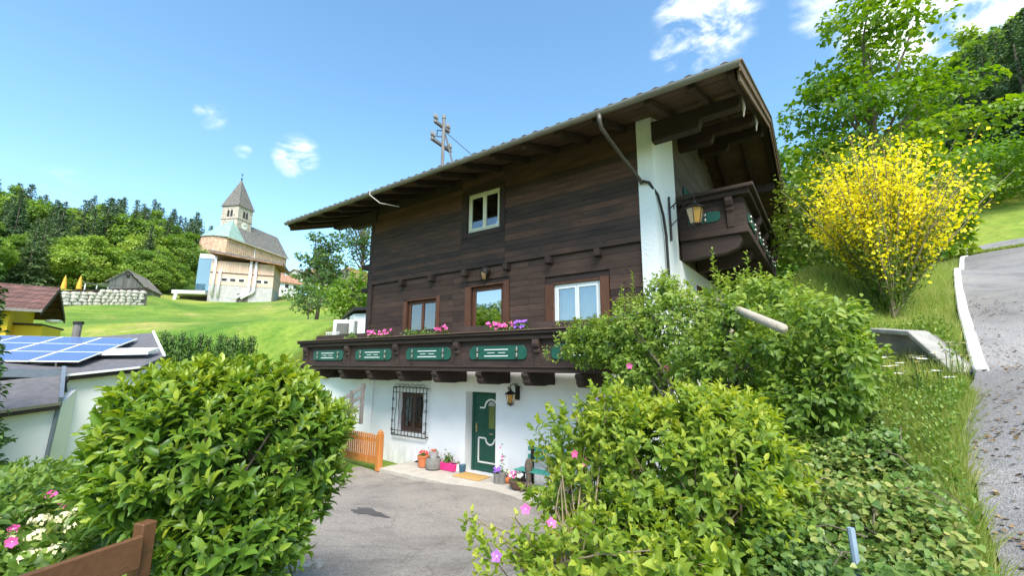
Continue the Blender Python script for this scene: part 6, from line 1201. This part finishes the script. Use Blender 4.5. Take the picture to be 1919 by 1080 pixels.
# ---- broom
b_ = P(1676, 600, 11.5); zb = hz(b_[0], b_[1]); br = thing('broom_shrub', (b_[0], b_[1], zb), 'tall broom bush in full yellow flower above the retaining wall', 'shrub')
top = (P(1700, 262, 11.5)[2]-zb)*1.1; n = 520; az_ = rng.uniform(0, 6.28, n); inc = (rng.uniform(.02, 1., n)**.8*R(24))*(1+.35*np.sin(az_*3+1)); ln_ = top*rng.uniform(.6, 1.02, n)*(1-.10*inc/R(40)); dr_ = np.column_stack([np.cos(az_)*np.sin(inc), np.sin(az_)*np.sin(inc), np.cos(inc)]); mb = MB(); lsY, lsG = LS(), LS(); B0 = V((b_[0], b_[1], zb))
for i in range(n):
    side = rng.normal(size=3)*.12; T = np.linspace(0, 1, 6); pts = B0+dr_[i]*(ln_[i]*T)[:, None]+side*(T**2)[:, None]*ln_[i]*.6; pts[:, 2] -= .10*ln_[i]*T**3; 
    if i % 2 == 0: mb.tube(list(pts), list(np.linspace(.016, .004, 6)), 4, cap=False)
    m = 56; tt = rng.uniform(.25, 1.02, m); q = np.column_stack([np.interp(tt, T, pts[:, k]) for k in range(3)])+rng.normal(size=(m, 3))*.065; s_ = rng.uniform(.04, .085, m)
    fl = rng.random(m) < (.93 if rng.random() < .72 else .06)*np.clip((tt-.3)*4, .1, 1)
    for L_, mk, sc in ((lsY, fl, 1.), (lsG, ~fl, 1.15)):
        k = int(mk.sum())
        if k: L_.add(q[mk], rng.normal(size=(k, 3))+np.array([0, 0, .4]), rng.normal(size=(k, 3))*.6+np.array([0, -.4, .7]), s_[mk]*sc, s_[mk]*(.95 if L_ is lsY else .35), np.clip(rng.normal(.5, .22, k), 0, 1))
    k = 14; tt = rng.uniform(.08, .7, k); q = np.column_stack([np.interp(tt, T, pts[:, j]) for j in range(3)])+rng.normal(size=(k, 3))*.07; lsG.add(q, dr_[i]+rng.normal(size=(k, 3))*.5, rng.normal(size=(k, 3)), np.full(k, .12), np.full(k, .03), np.clip(rng.normal(.4, .2, k), 0, 1))
mb.build('branches', m_twig, br, smooth=True); o = leaf_object(br, lsY, LEAF4, lm_yellow, name='flowers'); leaf_object(br, lsG, LEAF4, lm_broom, name='foliage')
# ---- grass, verge and daisies
def grass(name, lab, poly, n, h, var0=.45, w=.012, world=False, dry=0.):
    c_ = np.array(poly if world else [on_ground(x, y)[:2] for x, y in poly]); xy = rng.uniform(c_.min(0), c_.max(0), (n*5, 2)); xy = xy[inpoly(xy, [tuple(q) for q in c_])]
    cl = np.sin(xy[:, 0]*2.1+1)*np.sin(xy[:, 1]*1.7)+rng.normal(0, .6, len(xy)); xy = xy[cl > -1.6][:n]; N = len(xy); z = hgt(xy)-.05; hh = h*rng.uniform(.45, 1.25, N)
    d = rng.normal(size=(N, 3))*.38+np.array([0, 0, 1]); ls = LS(); ls.add(np.column_stack([xy, z]), d, rng.normal(size=(N, 3))*np.array([1, 1, .2]), hh, np.full(N, w)*rng.uniform(.7, 1.4, N), np.clip(rng.normal(var0, .2, N)+dry*(rng.random(N) < .25), 0, 1))
    me = leaves_mesh(name, BLADE, *ls.get()); return tag(link(name, me, lm_grass), lab, kind='stuff')
KX = [tuple(k[:2]) for k in KERB]
grass('verge_grass', 'long grass on the bank between broom and kerb', [tuple(k[:2]+np.array([-.1, 0])) for k in KERB[:6]]+[(9.5, 14), (7.2, 10), (6.6, 3), (6.6, -1.2), (8.2, -2.2)], 80000, .26, .55, .007, True, .3)
grass('bank_grass', 'wild grass between the ivy bank and the road', [(1580, 700), (1640, 680), (1818, 702), (1795, 760), (1805, 860), (1840, 985), (1880, 1090), (1800, 1000), (1720, 870), (1650, 780)], 34000, .24, .5, .006, False, .2)
grass('hill_grass', 'sunlit grass of the slope above the road', [(1700, 470), (1919, 445), (1990, 410), (1919, 385), (1790, 405), (1700, 430)], 7000, .25, .55, .02)
grass('meadow_grass', 'tall meadow grass below the hall', [(130, 590), (330, 575), (640, 560), (680, 590), (640, 640), (330, 640), (200, 610)], 40000, .42, .5, .05, False, .25)
grass('drive_edge_weeds', 'weeds and moss at the edge of the drive below the laurel', [(470, 1080), (560, 1020), (600, 1015), (640, 1030), (540, 1085)], 500, .05, .5, .008)
def weeds(name, lab, poly, n, L, ls_, mat, var0=.35):
    c_ = np.array([on_ground(x, y)[:2] for x, y in poly]); xy = rng.uniform(c_.min(0), c_.max(0), (n*6, 2)); xy = xy[inpoly(xy, [tuple(q) for q in c_])][:n]; N = len(xy); z = hgt(xy); ls = LS()
    shoots(ls, np.column_stack([xy, z+L*rng.uniform(.3, .8, N)]), np.tile([0, 0, 1.], (N, 1)), L, 9, ls_, .5, up=.6, spread=66, var0=var0, tipvar=.25, jit=.4)
    return tag(link(name, leaves_mesh(name, LEAF8, *ls.get()), mat), lab, kind='stuff')
weeds('verge_weeds', 'leafy weeds between ivy and road', [(1560, 700), (1640, 690), (1810, 708), (1790, 760), (1798, 860), (1835, 985), (1760, 960), (1690, 860), (1620, 760)], 520, .3, .055, lm_garden)
weeds('wall_weeds', 'leafy weeds at the foot of the concrete wall', [(1590, 690), (1810, 700), (1800, 725), (1600, 745)], 260, .26, .045, lm_vine)
weeds('bank_weeds', 'low herbs on the bank around the broom', [(1530, 620), (1640, 600), (1780, 600), (1800, 660), (1640, 640), (1540, 650)], 420, .35, .06, lm_garden, .4)
lit = LS(); xy = np.concatenate([np.column_stack([np.full(90, p[0]), np.full(90, p[1])])+rng.normal(size=(90, 2))*np.array([.28, .35])+np.array([.22, 0]) for p in RL[2:9]]); N = len(xy); lit.add(np.column_stack([xy, hgt(xy)+.04]), rng.normal(size=(N, 3))*np.array([1, 1, .15]), rng.normal(size=(N, 3))*.3+np.array([0, 0, 1]), rng.uniform(.025, .06, N), rng.uniform(.015, .035, N), rng.random(N))
tag(link('leaf_litter', leaves_mesh('leaf_litter', LEAF4, *lit.get()), leafmat('dry_leaf', (.10, .06, .03), (.22, .13, .06), (.36, .25, .12), .1, .8)), 'dry brown leaves along the road edge', kind='stuff')
dz_ = None
for i in range(34):
    px, py = random.uniform(1640, 1800), random.uniform(640, 720); q = P(px, py, random.uniform(6.6, 7.8)); g = hz(q[0], q[1]); hh = max(.25, q[2]-g)
    if hh > 1.3: continue
    if dz_ is None:
        dz_ = thing('daisy', (q[0], q[1], g), 'white daisy on a thin stem in the grass by the retaining wall', 'daisy', 'daisies by the retaining wall'); B0 = wloc(dz_); MB().tube([B0, B0+V((.02, .01, .25)), B0+V((.03, 0, .5))], .004, 4).build('stem', lm_grass, dz_)
        mb = MB()
        for w in range(10): a = w*.628; u_ = V((math.cos(a), math.sin(a), .12)); v_ = V((-math.sin(a), math.cos(a), 0)); c = B0+V((.03, 0, .5)); mb.add([c, c+u_*.035-v_*.014, c+u_*.062, c+u_*.035+v_*.014], [(0, 1, 2, 3)])
        mb.build('petals', m_petal_white, dz_); MB().lathe(B0+V((.03, 0, .5)), [(.011, 0), (.009, .008), (0, .011)], 8).build('eye', simple('daisy_eye', (.75, .5, .03), .7), dz_); o = dz_
    else: o = copy_tree(dz_); o.location = (q[0], q[1], g)
    o.scale = (1, 1, hh/.5); o.rotation_euler = (random.uniform(-.12, .12), random.uniform(-.12, .12), random.uniform(0, 6))
# ---- flower garden by the fence
fg = thing('hydrangea_bed', P(100, 1000, 5.0), 'flower bed of pale hydrangeas and pink roses behind the plank fence', 'flower bed'); fg.location.z = hz(fg.location.x, fg.location.y)
fb = [pblob(60, 990, 5.0, 130, 75, .7), pblob(180, 1000, 4.6, 110, 70, .6), pblob(20, 950, 5.6, 90, 60, .6), pblob(130, 945, 5.8, 80, 45, .6), pblob(210, 960, 5.2, 60, 50, .5), pblob(90, 1070, 4.0, 160, 60, .5), pblob(-60, 1020, 4.6, 100, 90, .6), pblob(55, 905, 6.5, 50, 40, .4), pblob(115, 905, 7.0, 35, 35, .35)]
p, d = blob_points(fb, 1000, .6, 1.1); ls = LS(); shoots(ls, p, d, .2, 8, .085, .6, up=.5, spread=66, var0=.3, tipvar=.3, jit=.5); leaf_object(fg, ls, LEAF8, lm_garden, 300); stems(fg, wloc(fg), p[::25], m_twig, .01)
for px, py, dd in ((95, 929, 5.2), (24, 992, 4.6), (98, 993, 4.5), (20, 1020, 4.3), (118, 944, 5.2), (190, 935, 5.0)): q = P(px, py, dd-.25); [blossom(fg, q+rng.normal(size=3)*.006, .034-.008*k, m_petal_pink, 6) for k in range(3)]
for px, py, dd in ((75, 978, 4.6), (105, 1033, 4.2), (68, 1007, 4.4), (58, 1045, 4.1), (35, 1011, 4.5), (140, 990, 4.5), (45, 960, 5.0), (150, 960, 4.8), (120, 972, 4.7)):
    q = P(px, py, dd-.3); m = 40; s_ = sph(m); s_[:, 2] = np.abs(s_[:, 2])*.6; ls = LS(); ls.add(q+s_*.055, unit(np.cross(s_, rng.normal(size=(m, 3)))), s_, np.full(m, .028), np.full(m, .026), rng.random(m)); me = leaves_mesh('umbel', LEAF4, *ls.get(), off=wloc(fg)); link('umbel', me, m_petal_cream, fg)
# bushes at the gate and by the laurel
gb = thing('cotoneaster_bush', (*P(625, 800, 13.6)[:2], hz(*P(625, 800, 13.6)[:2])), 'loose light green bush between laurel and orange gate', 'bush'); p, d = blob_points([pblob(628, 795, 13.6, 36, 40, .5), pblob(612, 840, 13.3, 32, 42, .5), pblob(650, 775, 13.8, 22, 20, .3)], 420, .5, 1.1); ls = LS(); shoots(ls, p, d, .2, 8, .09, .4, up=.6, spread=60, var0=.4, tipvar=.35); leaf_object(gb, ls, LEAF8, lm_bush); stems(gb, wloc(gb), p[::12], m_twig, .014)
# edging stones by the laurel
for i, (px, py, s_) in enumerate(((520, 1060, .16), (560, 1040, .17), (600, 1028, .13), (498, 1078, .14))):
    q = onZ(px, py, 1.0); q = V((q[0], q[1], hz(q[0], q[1]))); me = rocks[i % 6].copy(); me.materials[0] = m_coping; o = link('edging_stone', me); o.location = q+V((0, 0, .02)); o.scale = (s_*1.7, s_*1.4, s_*.7); o.rotation_euler = (0, 0, i*1.3); tag(o, ('flat grey edging stone under the laurel', 'broad mossy edging stone at the laurel corner', 'small edging stone jutting into the driveway', 'edging stone half hidden below the laurel leaves')[i], 'stone')
